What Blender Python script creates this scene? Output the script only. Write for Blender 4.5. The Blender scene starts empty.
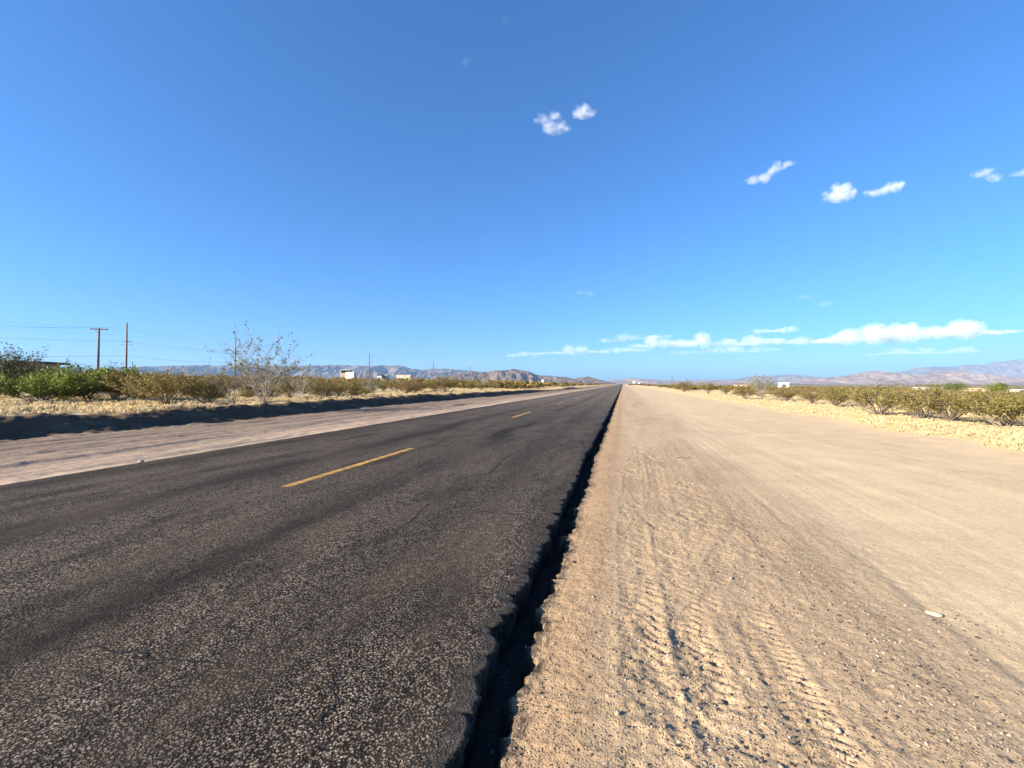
import bpy, math, random
import numpy as np

R = math.radians
random.seed(7)
rng = np.random.default_rng(7)
S = bpy.context.scene
COL = S.collection

# ------------------------------------------------------------------ camera numbers
F = 446.0          # focal length in pixels of a 1024 px wide frame
CH = 1.35          # camera height above the right edge of the road
YAW = R(14.0)      # camera turned 14 degrees left of the road direction
FWD = np.array([-math.sin(YAW), math.cos(YAW)])
RGT = np.array([math.cos(YAW), math.sin(YAW)])
SUN_AZ = R(128.0)  # left of the road direction
SUN_EL = R(21.0)


def spot(px, depth):
    """ground point seen in picture column px at a given distance ahead"""
    p = FWD * depth + RGT * ((px - 512.0) / F * depth)
    return float(p[0]), float(p[1])


def level(py, depth):
    return CH + (384.0 - py) * depth / F


# ------------------------------------------------------------------ numpy noise
def _hash(ix, iy, seed):
    h = (ix.astype(np.int64) * 374761393 + iy.astype(np.int64) * 668265263 + seed * 974634777) & 0xFFFFFFFF
    h = ((h ^ (h >> 13)) * 1274126177) & 0xFFFFFFFF
    h = h ^ (h >> 16)
    return (h & 0xFFFFFF).astype(np.float64) / float(0xFFFFFF)


def vnoise(x, y, seed=0):
    x = np.asarray(x, float); y = np.asarray(y, float)
    x, y = np.broadcast_arrays(x, y)
    ix = np.floor(x); iy = np.floor(y)
    fx = x - ix; fy = y - iy
    fx = fx * fx * fx * (fx * (fx * 6 - 15) + 10); fy = fy * fy * fy * (fy * (fy * 6 - 15) + 10)
    a = _hash(ix, iy, seed); b = _hash(ix + 1, iy, seed)
    c = _hash(ix, iy + 1, seed); d = _hash(ix + 1, iy + 1, seed)
    return ((a + (b - a) * fx) * (1 - fy) + (c + (d - c) * fx) * fy) * 2 - 1


def fbm(x, y, seed=0, octv=4, gain=0.5):
    s = 0; a = 1.0; t = 0
    for k in range(octv):
        ca, sa = math.cos(k * 0.9), math.sin(k * 0.9)
        s = s + a * vnoise((x * ca - y * sa) * 2.0 ** k + 17.3 * k, (x * sa + y * ca) * 2.0 ** k - 9.1 * k, seed + k)
        t += a; a *= gain
    return s / t


def sstep(a, b, x):
    t = np.clip((np.asarray(x, float) - a) / (b - a), 0, 1)
    return t * t * (3 - 2 * t)


# ------------------------------------------------------------------ object helpers
def raw_mesh(name, verts, faces, mats, smooth=False, matidx=None):
    verts = np.asarray(verts, np.float32)
    faces = np.asarray(faces, np.int32)
    k = faces.shape[1]
    me = bpy.data.meshes.new(name)
    me.vertices.add(len(verts)); me.vertices.foreach_set('co', verts.ravel())
    me.loops.add(faces.size); me.loops.foreach_set('vertex_index', faces.ravel())
    me.polygons.add(len(faces))
    me.polygons.foreach_set('loop_start', np.arange(0, faces.size, k, dtype=np.int32))
    for m in (mats if isinstance(mats, (list, tuple)) else [mats]):
        me.materials.append(m)
    if matidx is not None:
        me.polygons.foreach_set('material_index', np.asarray(matidx, np.int32))
    me.polygons.foreach_set('use_smooth', np.full(len(faces), bool(smooth)))
    me.update(calc_edges=True)
    return me


class MB:
    """collects simple shapes of mixed polygons into ONE mesh"""
    def __init__(s): s.v = []; s.f = []

    def add(s, v, f):
        n = len(s.v); s.v += [tuple(p) for p in v]; s.f += [tuple(i + n for i in q) for q in f]

    def box(s, c, d, rz=0.0):
        cx, cy, cz = c; dx, dy, dz = d[0] / 2, d[1] / 2, d[2] / 2
        ca, sa = math.cos(rz), math.sin(rz)
        v = []
        for z in (-dz, dz):
            for x, y in ((-dx, -dy), (dx, -dy), (dx, dy), (-dx, dy)):
                v.append((cx + x * ca - y * sa, cy + x * sa + y * ca, cz + z))
        s.add(v, [(3, 2, 1, 0), (4, 5, 6, 7), (0, 1, 5, 4), (1, 2, 6, 5), (2, 3, 7, 6), (3, 0, 4, 7)])

    def tube(s, pts, rad, n=6):
        pts = [np.array(p, float) for p in pts]
        if not hasattr(rad, '__len__'): rad = [rad] * len(pts)
        base = len(s.v)
        for i, p in enumerate(pts):
            t = pts[min(i + 1, len(pts) - 1)] - pts[max(i - 1, 0)]
            t /= (np.linalg.norm(t) + 1e-9)
            a = np.cross(t, (0, 0, 1) if abs(t[2]) < 0.9 else (1, 0, 0)); a /= np.linalg.norm(a)
            b = np.cross(t, a)
            for k in range(n):
                th = 2 * math.pi * k / n
                s.v.append(tuple(p + (a * math.cos(th) + b * math.sin(th)) * rad[i]))
        for i in range(len(pts) - 1):
            for k in range(n):
                k2 = (k + 1) % n
                s.f.append((base + i * n + k, base + i * n + k2, base + (i + 1) * n + k2, base + (i + 1) * n + k))
        s.f.append(tuple(base + k for k in range(n))[::-1])
        s.f.append(tuple(base + (len(pts) - 1) * n + k for k in range(n)))

    def mesh(s, name, mat, smooth=False):
        me = bpy.data.meshes.new(name)
        me.from_pydata(s.v, [], s.f); me.materials.append(mat)
        if smooth:
            me.polygons.foreach_set('use_smooth', [True] * len(me.polygons))
        me.update()
        return me

    def build(s, name, mat, parent=None, smooth=False):
        return link(name, s.mesh(name, mat, smooth), parent)


def link(name, me, parent=None):
    o = bpy.data.objects.new(name, me); COL.objects.link(o)
    if parent is not None: o.parent = parent
    return o


def tag(o, label=None, cat=None, group=None, kind=None):
    if label: o['label'] = label
    if cat: o['category'] = cat
    if group: o['group'] = group
    if kind: o['kind'] = kind
    return o


def thing(name, label, cat, loc, rz=0.0, group=None):
    o = bpy.data.objects.new(name, None); COL.objects.link(o)
    o.empty_display_size = 0.2
    o.location = loc; o.rotation_euler = (0, 0, rz)
    return tag(o, label, cat, group)


# ------------------------------------------------------------------ node helpers
def new_mat(name):
    m = bpy.data.materials.new(name); m.use_nodes = True
    nt = m.node_tree; nt.nodes.clear()
    return m, nt


def N(nt, typ, ins=None, **props):
    n = nt.nodes.new(typ)
    for k, v in props.items(): setattr(n, k, v)
    for k, v in (ins or {}).items():
        sock = n.inputs[k]
        if isinstance(v, bpy.types.NodeSocket): nt.links.new(v, sock)
        else: sock.default_value = v
    return n


def ramp(nt, fac, stops, interp='LINEAR'):
    n = N(nt, 'ShaderNodeValToRGB', {'Fac': fac})
    n.color_ramp.interpolation = interp
    e = n.color_ramp.elements
    while len(e) < len(stops): e.new(0.5)
    for el, (p, c) in zip(e, stops):
        el.position = p; el.color = (c, c, c, 1) if isinstance(c, (int, float)) else (*c, 1)
    return n.outputs['Color']


def mixc(nt, fac, a, b, mode='MIX'):
    n = N(nt, 'ShaderNodeMix', data_type='RGBA', blend_type=mode)
    for sock, v in ((n.inputs[0], fac), (n.inputs[6], a), (n.inputs[7], b)):
        if isinstance(v, bpy.types.NodeSocket): nt.links.new(v, sock)
        elif isinstance(v, (int, float)): sock.default_value = v if sock.type == 'VALUE' else (v, v, v, 1)
        else: sock.default_value = (*v, 1)
    return n.outputs[2]


def math_(nt, op, a, b=0.0, clamp=False):
    n = N(nt, 'ShaderNodeMath', operation=op, use_clamp=clamp)
    for i, v in enumerate((a, b)):
        if isinstance(v, bpy.types.NodeSocket): nt.links.new(v, n.inputs[i])
        else: n.inputs[i].default_value = v
    return n.outputs[0]


def coords(nt, scale=(1, 1, 1), rot=(0, 0, 0), obj=False):
    src = N(nt, 'ShaderNodeTexCoord').outputs['Object'] if obj else N(nt, 'ShaderNodeNewGeometry').outputs['Position']
    return N(nt, 'ShaderNodeMapping', {'Vector': src, 'Scale': scale, 'Rotation': rot}).outputs[0]


def noise(nt, vec, scale, detail=3.0, rough=0.55, out='Fac'):
    return N(nt, 'ShaderNodeTexNoise', {'Vector': vec, 'Scale': scale, 'Detail': detail, 'Roughness': rough}).outputs[out]


def finish(nt, color, rough=0.9, height=None, bump=0.5, dist=0.01, spec=0.2, normal=None):
    b = N(nt, 'ShaderNodeBsdfPrincipled', {'Roughness': rough, 'Specular IOR Level': spec})
    if isinstance(color, bpy.types.NodeSocket): nt.links.new(color, b.inputs['Base Color'])
    else: b.inputs['Base Color'].default_value = (*color, 1)
    if height is not None:
        bn = N(nt, 'ShaderNodeBump', {'Height': height, 'Strength': bump, 'Distance': dist})
        nt.links.new(bn.outputs[0], b.inputs['Normal'])
    o = N(nt, 'ShaderNodeOutputMaterial', {'Surface': b.outputs[0]})
    return b


def plain(name, color, rough=0.7, vary=0.15, scale=3.0, spec=0.3, metal=0.0):
    m, nt = new_mat(name)
    n = noise(nt, coords(nt, obj=True), scale, 4.0)
    c = mixc(nt, n, tuple(x * (1 - vary) for x in color), tuple(min(1, x * (1 + vary)) for x in color))
    b = finish(nt, c, rough, n, 0.15, 0.01, spec)
    b.inputs['Metallic'].default_value = metal
    return m


# ------------------------------------------------------------------ materials
def make_ground_mat():
    m, nt = new_mat('desert_sand')
    att = N(nt, 'ShaderNodeAttribute', attribute_name='albedo').outputs['Color']
    pos = coords(nt)
    fine = noise(nt, pos, 140.0, 3.0, 0.65)
    mid = noise(nt, pos, 22.0, 4.0, 0.6)
    broad = noise(nt, pos, 1.3, 4.0, 0.6)
    c = mixc(nt, 1.0, att, ramp(nt, fine, [(0.25, 0.66), (0.5, 1.0), (0.75, 1.3)]), 'MULTIPLY')
    c = mixc(nt, 1.0, c, ramp(nt, mid, [(0.25, 0.86), (0.75, 1.13)]), 'MULTIPLY')
    c = mixc(nt, 1.0, c, ramp(nt, broad, [(0.3, 0.90), (0.7, 1.08)]), 'MULTIPLY')
    # small coloured grit
    v = N(nt, 'ShaderNodeTexVoronoi', {'Vector': pos, 'Scale': 75.0, 'Randomness': 1.0})
    grit = ramp(nt, v.outputs['Distance'], [(0.22, 1.0), (0.42, 0.0)])
    sel = N(nt, 'ShaderNodeSeparateColor', {'Color': v.outputs['Color']})
    pick = math_(nt, 'GREATER_THAN', sel.outputs[0], 0.45)
    gm = math_(nt, 'MULTIPLY', grit, pick)
    gcol = mixc(nt, 1.0, att, ramp(nt, sel.outputs[1], [(0.0, (0.40, 0.40, 0.42)), (0.5, (0.95, 0.95, 0.95)), (1.0, (1.5, 1.5, 1.52))]), 'MULTIPLY')
    c = mixc(nt, math_(nt, 'MULTIPLY', gm, 0.75), c, gcol)
    h = math_(nt, 'ADD', math_(nt, 'MULTIPLY', fine, 0.35), math_(nt, 'MULTIPLY', mid, 0.9))
    # coarse gravelly ground is rougher than the graded sand
    lum = N(nt, 'ShaderNodeSeparateColor', {'Color': att}).outputs[0]
    coarse = ramp(nt, lum, [(0.30, 1.0), (0.46, 0.15)])
    h = math_(nt, 'ADD', h, math_(nt, 'MULTIPLY', gm, 0.9))
    h = math_(nt, 'MULTIPLY', h, coarse)
    finish(nt, c, 0.95, h, 1.0, 0.022, 0.1)
    return m


def make_asphalt_mat():
    m, nt = new_mat('chip_seal_asphalt')
    geo = N(nt, 'ShaderNodeNewGeometry').outputs['Position']
    wn = N(nt, 'ShaderNodeTexNoise', {'Vector': geo, 'Scale': 60.0, 'Detail': 2.0}).outputs['Color']
    warp = N(nt, 'ShaderNodeVectorMath', {0: wn, 1: (0.012, 0.012, 0.012)}, operation='MULTIPLY').outputs[0]
    pos = N(nt, 'ShaderNodeVectorMath', {0: geo, 1: warp}, operation='ADD').outputs[0]
    v = N(nt, 'ShaderNodeTexVoronoi', {'Vector': pos, 'Scale': 82.0, 'Randomness': 1.0})
    sel = N(nt, 'ShaderNodeSeparateColor', {'Color': v.outputs['Color']})
    chip = ramp(nt, sel.outputs[0], [(0.0, (0.066, 0.054, 0.044)), (0.35, (0.158, 0.128, 0.100)), (0.7, (0.238, 0.192, 0.150)),
                                     (0.93, (0.295, 0.24, 0.19)), (1.0, (0.36, 0.30, 0.245))])
    body = ramp(nt, v.outputs['Distance'], [(0.36, 1.0), (0.60, 0.0)])
    tar = (0.017, 0.014, 0.012)
    # tar rich wheel paths and patches: masks with a shape of their own
    wear = N(nt, 'ShaderNodeAttribute', attribute_name='wear')
    ws = N(nt, 'ShaderNodeSeparateColor', {'Color': wear.outputs['Color']})
    bleed, edge, crack = ws.outputs[0], ws.outputs[1], ws.outputs[2]
    patch = noise(nt, coords(nt, (1.6, 0.5, 1)), 1.3, 5.0, 0.6)
    patch = ramp(nt, patch, [(0.46, 0.0), (0.64, 1.0)])
    tarry = math_(nt, 'MAXIMUM', math_(nt, 'MULTIPLY', bleed, 1.0), math_(nt, 'MULTIPLY', patch, 0.75), True)
    cover = math_(nt, 'MULTIPLY', body, math_(nt, 'SUBTRACT', 1.0, math_(nt, 'MULTIPLY', tarry, 0.88)))
    c = mixc(nt, cover, tar, chip)
    fine = noise(nt, geo, 190.0, 2.0, 0.6)
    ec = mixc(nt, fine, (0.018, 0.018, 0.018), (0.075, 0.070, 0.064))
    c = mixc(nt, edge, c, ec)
    clump = noise(nt, geo, 16.0, 4.0, 0.7)
    c = mixc(nt, 1.0, c, ramp(nt, clump, [(0.28, 0.5), (0.5, 1.05), (0.72, 1.65)]), 'MULTIPLY')
    # dust driven to the sides
    dust = noise(nt, coords(nt, (1.0, 0.25, 1)), 2.0, 5.0, 0.65)
    c = mixc(nt, math_(nt, 'MULTIPLY', ramp(nt, dust, [(0.45, 0.0), (0.8, 1.0)]), 0.4), c, (0.17, 0.132, 0.095))
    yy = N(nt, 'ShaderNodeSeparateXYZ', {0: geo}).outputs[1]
    sunlit = N(nt, 'ShaderNodeMapRange', {'Value': yy, 'From Min': 5.0, 'From Max': 45.0, 'To Min': 0.0, 'To Max': 0.5}, interpolation_type='SMOOTHSTEP').outputs[0]  # mask by distance for the painted sunlight on the far stretch
    sunlit = math_(nt, 'MULTIPLY', sunlit, ramp(nt, math_(nt, 'ADD', math_(nt, 'MULTIPLY', bleed, 0.5), math_(nt, 'MULTIPLY', patch, 0.3)), [(0.0, 1.0), (0.7, 0.35)]))
    c = mixc(nt, sunlit, c, (0.21, 0.172, 0.138))   # sunlight thrown back by the far chips, painted in as paler asphalt
    c = mixc(nt, crack, c, (0.012, 0.012, 0.012))
    h = math_(nt, 'ADD', math_(nt, 'MULTIPLY', math_(nt, 'MULTIPLY', body, sel.outputs[1]), math_(nt, 'SUBTRACT', 1.0, math_(nt, 'MULTIPLY', tarry, 0.7))),
              math_(nt, 'MULTIPLY', fine, 0.35))
    h = math_(nt, 'SUBTRACT', h, math_(nt, 'MULTIPLY', crack, 1.5))
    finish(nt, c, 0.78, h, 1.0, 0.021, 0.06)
    return m


def make_paint_mat():
    m, nt = new_mat('worn_yellow_paint')
    pos = coords(nt)
    v = N(nt, 'ShaderNodeTexVoronoi', {'Vector': pos, 'Scale': 105.0})
    body = ramp(nt, v.outputs['Distance'], [(0.45, 0.0), (0.75, 1.0)])
    n = noise(nt, pos, 9.0, 6.0, 0.7)
    worn = math_(nt, 'MULTIPLY', ramp(nt, n, [(0.42, 0.0), (0.60, 1.0)]), 0.8)
    c = mixc(nt, n, (0.58, 0.30, 0.03), (0.68, 0.38, 0.05))
    c = mixc(nt, math_(nt, 'MULTIPLY', body, 0.6), c, (0.20, 0.12, 0.03))
    chipped = math_(nt, 'MULTIPLY', ramp(nt, noise(nt, pos, 45.0, 4.0, 0.7), [(0.50, 0.0), (0.58, 1.0)]), ramp(nt, n, [(0.35, 0.25), (0.6, 1.0)]))
    c = mixc(nt, worn, c, (0.15, 0.105, 0.05))
    c = mixc(nt, chipped, c, (0.07, 0.056, 0.043))
    finish(nt, c, 0.7, body, -0.4, 0.005, 0.3)
    return m


def make_leaf_mat(name, lo, hi, third=None, trans=0.25):
    m, nt = new_mat(name)
    rnd = N(nt, 'ShaderNodeObjectInfo').outputs['Random']
    geo = N(nt, 'ShaderNodeNewGeometry')
    n = noise(nt, geo.outputs['Position'], 3.5, 3.0, 0.6)
    isl = geo.outputs['Random Per Island']
    f = math_(nt, 'ADD', math_(nt, 'MULTIPLY', n, 0.5), math_(nt, 'MULTIPLY', isl, 0.5))
    c = mixc(nt, ramp(nt, f, [(0.25, 0.0), (0.75, 1.0)]), lo, hi)
    if third is not None:
        c = mixc(nt, ramp(nt, rnd, [(0.3, 0.0), (1.0, 0.85)]), c, third)
    d = N(nt, 'ShaderNodeBsdfPrincipled', {'Base Color': c, 'Roughness': 0.6, 'Specular IOR Level': 0.25})
    t = N(nt, 'ShaderNodeBsdfTranslucent', {'Color': c})
    x = N(nt, 'ShaderNodeMixShader', {0: trans, 1: d.outputs[0], 2: t.outputs[0]})
    N(nt, 'ShaderNodeOutputMaterial', {'Surface': x.outputs[0]})
    return m


def make_rock_range_mat(name, a, b, sc):
    m, nt = new_mat(name)
    pos = coords(nt)
    n = noise(nt, pos, sc, 7.0, 0.65)
    n2 = noise(nt, pos, sc * 4, 5.0, 0.6)
    c = mixc(nt, ramp(nt, n, [(0.35, 0.0), (0.65, 1.0)]), a, b)
    c = mixc(nt, 1.0, c, ramp(nt, n2, [(0.3, 0.75), (0.7, 1.2)]), 'MULTIPLY')
    finish(nt, c, 0.95, n2, 0.8, 40.0, 0.05)
    return m


M = {}
M['ground'] = make_ground_mat()
M['asphalt'] = make_asphalt_mat()
M['paint'] = make_paint_mat()
M['creosote'] = make_leaf_mat('creosote_leaves', (0.085, 0.074, 0.019), (0.265, 0.220, 0.050), (0.22, 0.150, 0.050))
M['mesquite'] = make_leaf_mat('mesquite_leaves', (0.055, 0.078, 0.012), (0.235, 0.275, 0.042))
M['darkleaf'] = make_leaf_mat('dusky_leaves', (0.03, 0.04, 0.014), (0.09, 0.10, 0.035))
M['treeleaf'] = make_leaf_mat('tree_leaves', (0.06, 0.085, 0.022), (0.16, 0.18, 0.05))
M['greyleaf'] = make_leaf_mat('dry_leaves', (0.10, 0.105, 0.05), (0.22, 0.22, 0.105))
M['straw'] = make_leaf_mat('dry_straw', (0.43, 0.335, 0.185), (0.58, 0.47, 0.285), None, 0.3)
M['twig'] = plain('grey_twigs', (0.20, 0.165, 0.135), 0.9, 0.3, 8)
M['pale_twig'] = plain('bleached_twigs', (0.27, 0.24, 0.21), 0.9, 0.25, 8)
M['pole'] = plain('weathered_pole_wood', (0.15, 0.095, 0.075), 0.9, 0.3, 2)
M['wire'] = plain('cable_black', (0.05, 0.05, 0.055), 0.6)
M['insul'] = plain('insulator_grey', (0.20, 0.20, 0.22), 0.4)
M['white'] = plain('white_siding', (0.60, 0.59, 0.57), 0.6, 0.05)
M['cream'] = plain('cream_siding', (0.50, 0.42, 0.32), 0.7, 0.08)
M['tan'] = plain('tan_stucco', (0.52, 0.39, 0.27), 0.85, 0.1)
M['greywall'] = plain('blue_grey_siding', (0.22, 0.25, 0.30), 0.7, 0.1)
M['darkroof'] = plain('dark_shingles', (0.07, 0.06, 0.055), 0.9, 0.3)
M['paleroof'] = plain('pale_metal_roof', (0.52, 0.51, 0.49), 0.5, 0.05)
M['brownroof'] = plain('brown_shingles', (0.20, 0.14, 0.10), 0.9, 0.2)
M['bay_shade'] = plain('bay_shade_black', (0.03, 0.025, 0.022), 0.9)
M['glass'] = plain('window_glass', (0.05, 0.06, 0.075), 0.1, 0.1, 1, 0.6)
M['carpaint'] = plain('dark_car_paint', (0.03, 0.03, 0.035), 0.3, 0.1, 1, 0.5)
M['rubber'] = plain('tyre_rubber', (0.02, 0.02, 0.02), 0.8)
M['redlens'] = plain('red_lens', (0.35, 0.02, 0.015), 0.3)
M['stone'] = plain('pale_stone', (0.40, 0.33, 0.25), 0.85, 0.25, 30)
M['clod'] = plain('asphalt_clod', (0.035, 0.034, 0.033), 0.85, 0.3, 60)


def make_gravel_mat():
    m, nt = new_mat('mixed_gravel')
    r = N(nt, 'ShaderNodeNewGeometry').outputs['Random Per Island']
    c = ramp(nt, r, [(0.0, (0.03, 0.026, 0.023)), (0.2, (0.10, 0.08, 0.062)), (0.55, (0.24, 0.18, 0.125)), (0.9, (0.34, 0.27, 0.20)), (1.0, (0.48, 0.42, 0.35))])
    finish(nt, c, 0.85)
    return m


M['gravel'] = make_gravel_mat()

# ------------------------------------------------------------------ terrain
ROAD_L, ROAD_C, ROAD_R = -8.09, -4.39, -0.70
ROAD_LEN = 7000.0


def edge_right(y):
    """ragged right edge of the asphalt: broken rounded lobes with sharp notches"""
    y = np.asarray(y, float)
    e = ROAD_R + 0.075 - 0.008 * np.clip(y, 0, 8) + 0.045 * vnoise(y * 0.9, 0.5, 11) + 0.02 * vnoise(y * 4.0, 3.5, 12)
    for L, A, sd in ((0.47, 0.115, 21), (0.21, 0.055, 22), (0.075, 0.016, 23)):
        t = y / L + 0.35 * vnoise(y / L * 0.5, 7.5, sd + 30)
        i = np.floor(t); f = (t - i) * 2 - 1
        amp = A * (0.10 + 1.0 * _hash(i, i * 0 + 3, sd)) * (1 + 0.7 * np.exp(-((y - 3.7) / 1.4) ** 2))
        e = e - amp * (1 - np.sqrt(np.clip(1 - f * f * 0.985, 0, 1)))
    return e + 0.03


def base_height(X, Y):
    X = np.asarray(X, float); Y = np.asarray(Y, float)
    D = np.hypot(X, Y)
    # right hand side
    er = edge_right(Y) * 0.7 + 0.3 * (ROAD_R + 0.03 - 0.008 * np.clip(Y, 0, 8))
    lip = er + 0.18 + 0.03 * vnoise(Y * 3.1, 0.4, 42) + 0.018 * vnoise(Y * 11.0, 0.4, 43) + 0.012 * vnoise(Y * 31.0, X * 20, 45)
    zr = -0.25 + 0.165 * sstep(lip - 0.035, lip + 0.012, X) + 0.015 * sstep(lip, lip + 0.3, X) - 0.005 * sstep(0.2, 1.2, X) \
        - 0.05 * sstep(1.0, 3.2, X) + 0.09 * sstep(7.0, 9.5, X) - 5.2 * (1 - np.exp(-np.clip(X - 24, 0, None) / 190.0)) + 0.10 * sstep(10, 20, X)
    und = fbm(X / 9.0, Y / 9.0, 40, 3) * 0.10 * sstep(6.5, 14, X) + fbm(X / 60.0, Y / 60.0, 41, 3) * 0.15 * sstep(20, 80, X)
    zr = zr + und
    # left hand side
    bx = -14.85 + 0.35 * vnoise(Y / 6.0, 0.3, 50) + 1.0 * sstep(25, 70, Y)
    bh = (0.41 + 0.10 * vnoise(Y / 2.2, 0.7, 51) + 0.05 * vnoise(Y / 0.6, 0.9, 52))
    fade = 1 - sstep(70, 95, Y) + 0.8 * sstep(112, 118, Y) * (1 - sstep(140, 150, Y))
    nat = 0.34 + 0.12 * fbm(X / 5.0, Y / 5.0, 53, 3) + 4.2 * (1 - np.exp(-np.clip(-X - 26, 0, None) / 230.0)) \
        + fbm(X / 70.0, Y / 70.0, 54, 3) * 0.5 * sstep(30, 90, -X)
    rise = sstep(0.0, 1.15, bx - X)
    crest = np.exp(-((bx - 1.35 - X) / 0.6) ** 2) * (bh - 0.34) * fade
    zl = -0.05 - 0.02 * sstep(8.1, 12, -X) + rise * (nat * (0.35 + 0.65 * np.clip(fade + sstep(18, 26, -X), 0, 1)) + 0.05 + crest)
    zl = zl + 0.05 * np.exp(-((X + 10.15 + 0.02 * Y + 0.12 * vnoise(Y / 2.5, 0.2, 55)) / 0.10) ** 2) * (0.8 + 0.2 * vnoise(Y / 3.0, 0.1, 56)) * (X < -8.2)
    z = np.where(X > -4.4, zr, zl)
    under = sstep(-8.05, -7.9, X) * (1 - sstep(-1.05, -0.96, X))
    z = z * (1 - under) - 0.32 * under
    # far land settles on one level
    far = sstep(900, 3000, D)
    return z * (1 - far) + far * (-0.3 - 4.2 * sstep(0, 700, X))


def ground_z(x, y):
    return float(base_height(np.array([x]), np.array([y]))[0])


TRACKS = [  # x at y=0, slope, bend, y range, half width, depth, lug spacing
    (0.10, 0.004, 0.0, 0.0, 7.5, 0.13, 0.020, 0.085),
    (0.80, 0.000, 0.0, 0.0, 3.4, 0.12, 0.022, 0.060),
    (0.42, -0.02, 0.004, 1.0, 9.0, 0.12, 0.020, 0.075),
    (-0.92, 0.36, 0.0, 2.6, 6.4, 0.11, 0.016, 0.070),
    (-0.62, 0.36, 0.0, 2.3, 5.0, 0.10, 0.016, 0.065),
    (1.15, 0.05, -0.004, 0.0, 14.0, 0.13, 0.010, 0.080),
    (1.62, 0.02, 0.0, 0.0, 20.0, 0.14, 0.010, 0.080),
]


def fine_height(X, Y):
    D = np.hypot(X, Y)
    near = np.exp(-np.clip(D - 4, 0, None) / 10.0)
    h = np.zeros_like(X)
    rut = sstep(-0.15, 0.05, X) * (1 - sstep(0.95, 1.5, X))
    strip = sstep(-0.75, -0.6, X) * (1 - sstep(-0.2, 0.0, X))
    mid = sstep(0.9, 1.4, X) * (1 - sstep(2.0, 2.6, X))
    smooth = sstep(1.9, 2.6, X)
    patchy = sstep(-0.35, 0.45, fbm(X * 1.1, Y * 0.8, 60, 3))
    h += near * rut * (0.3 + 0.7 * patchy) * (0.017 * fbm(X * 13, Y * 11, 61, 4, 0.65) - 0.022 * np.clip(fbm(X * 6, Y * 4.5, 62, 4, 0.6) - 0.1, 0, 1))
    h += near * strip * 0.006 * fbm(X * 14, Y * 14, 63, 3, 0.6)
    h += near * (mid + rut * 0.4) * (0.004 * fbm(X * 18, Y * 14, 64, 3, 0.6) + 0.004 * vnoise(X * 11, Y * 0.35, 65))
    h += smooth * (1 - sstep(8, 9.5, X)) * (0.003 * vnoise(X * 6 + Y * 0.25, Y * 0.12, 66) + 0.0015 * vnoise(X * 15 - Y * 0.2, Y * 0.3, 67)
                                            + 0.012 * fbm(X * 0.9, Y * 0.5, 68, 3) + near * 0.0015 * fbm(X * 20, Y * 20, 72, 2))
    for x0, sl, bd, y0, y1, hw, dp, lug in TRACKS:
        cx = x0 + sl * Y + bd * Y * Y + 0.05 * vnoise(Y * 0.7, x0, 69) + 0.012 * vnoise(Y * 4.0, x0, 74)
        u = (X - cx) / hw
        win = np.clip(1 - u ** 6, 0, 1) * sstep(y0, y0 + 0.4, Y) * (1 - sstep(y1 - 0.6, y1, Y)) * (0.35 + 0.65 * sstep(-0.3, 0.3, vnoise(Y * 1.1, x0 * 7, 70)))
        berm = np.exp(-((np.abs(u) - 1.15) / 0.18) ** 2) * 0.2 * sstep(y0, y0 + 0.4, Y) * (1 - sstep(y1 - 0.6, y1, Y))
        ph = Y / lug + 0.7 * vnoise(Y * 2.5, X * 3.0 + x0, 75) + np.where(u > 0, 0.5, 0.0) + np.abs(u) * 0.8
        lugs = sstep(-0.25, 0.25, np.sin(2 * np.pi * ph)) * np.clip(np.abs(u) * 3, 0.25, 1)
        h += dp * 0.6 * (-win * 0.75 + win * lugs * 0.75 + berm) * (0.25 + 0.75 * sstep(-0.35, 0.45, fbm(X * 2.2, Y * 1.6, 73, 3)))
    # left shoulder
    ls = sstep(8.15, 8.6, -X) * (1 - sstep(14.0, 15.2, -X))
    h += ls * (0.026 * fbm(X * 3.0, Y * 0.8, 80, 4, 0.65) + 0.03 * vnoise(X * 4.5, Y * 0.13, 81) + 0.012 * fbm(X * 7, Y * 5, 82, 2))
    bank = sstep(14.2, 15.0, -X) * (1 - sstep(24, 30, -X))
    h += bank * (0.085 * fbm(X * 2.2, Y * 1.5, 83, 4, 0.65) + 0.03 * vnoise(X * 8, Y * 6, 85))
    gr = sstep(8.0, 9.5, X) * (1 - sstep(40, 60, X))
    h += gr * 0.03 * fbm(X * 2.5, Y * 2.5, 84, 3)
    return h


def geo_lines(a, b, step0, k):
    out = [a]; s = 1 if b > a else -1
    while (b - out[-1]) * s > 0:
        out.append(out[-1] + s * max(step0, k * abs(out[-1] - a) + step0))
    out[-1] = b
    return out


xs = sorted(set(np.round(np.concatenate([
    geo_lines(-40, -16500, 0.5, 0.06), np.arange(-40, -18, 0.22), np.arange(-18, -8, 0.06), np.arange(-8, -1.0, 0.6),
    np.arange(-1.0, 2.2, 0.0095), geo_lines(2.2, 9.0, 0.012, 0.012), np.arange(9.0, 20.0, 0.14), geo_lines(20, 16500, 0.25, 0.06)]), 4)))
ys = []
y = -60.0
while y < 1.0: ys.append(y); y += max(0.02, 0.12 * abs(1.0 - y) * 0.5)
y = 1.0
while y < 16500:
    ys.append(y)
    y += 0.009 if y < 1.9 else (0.0048 * y if y < 45 else (0.010 * y if y < 300 else 0.03 * y))
ys.append(16500.0)
xs = np.array(xs); ys = np.array(ys)
XX, YY = np.meshgrid(xs, ys)
ZZ = base_height(XX, YY) + fine_height(XX, YY)
nx, ny = len(xs), len(ys)
V = np.stack([XX, YY, ZZ], -1).reshape(-1, 3)
ii = np.arange(nx * ny).reshape(ny, nx)
FQ = np.stack([ii[:-1, :-1], ii[:-1, 1:], ii[1:, 1:], ii[1:, :-1]], -1).reshape(-1, 4)
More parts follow.
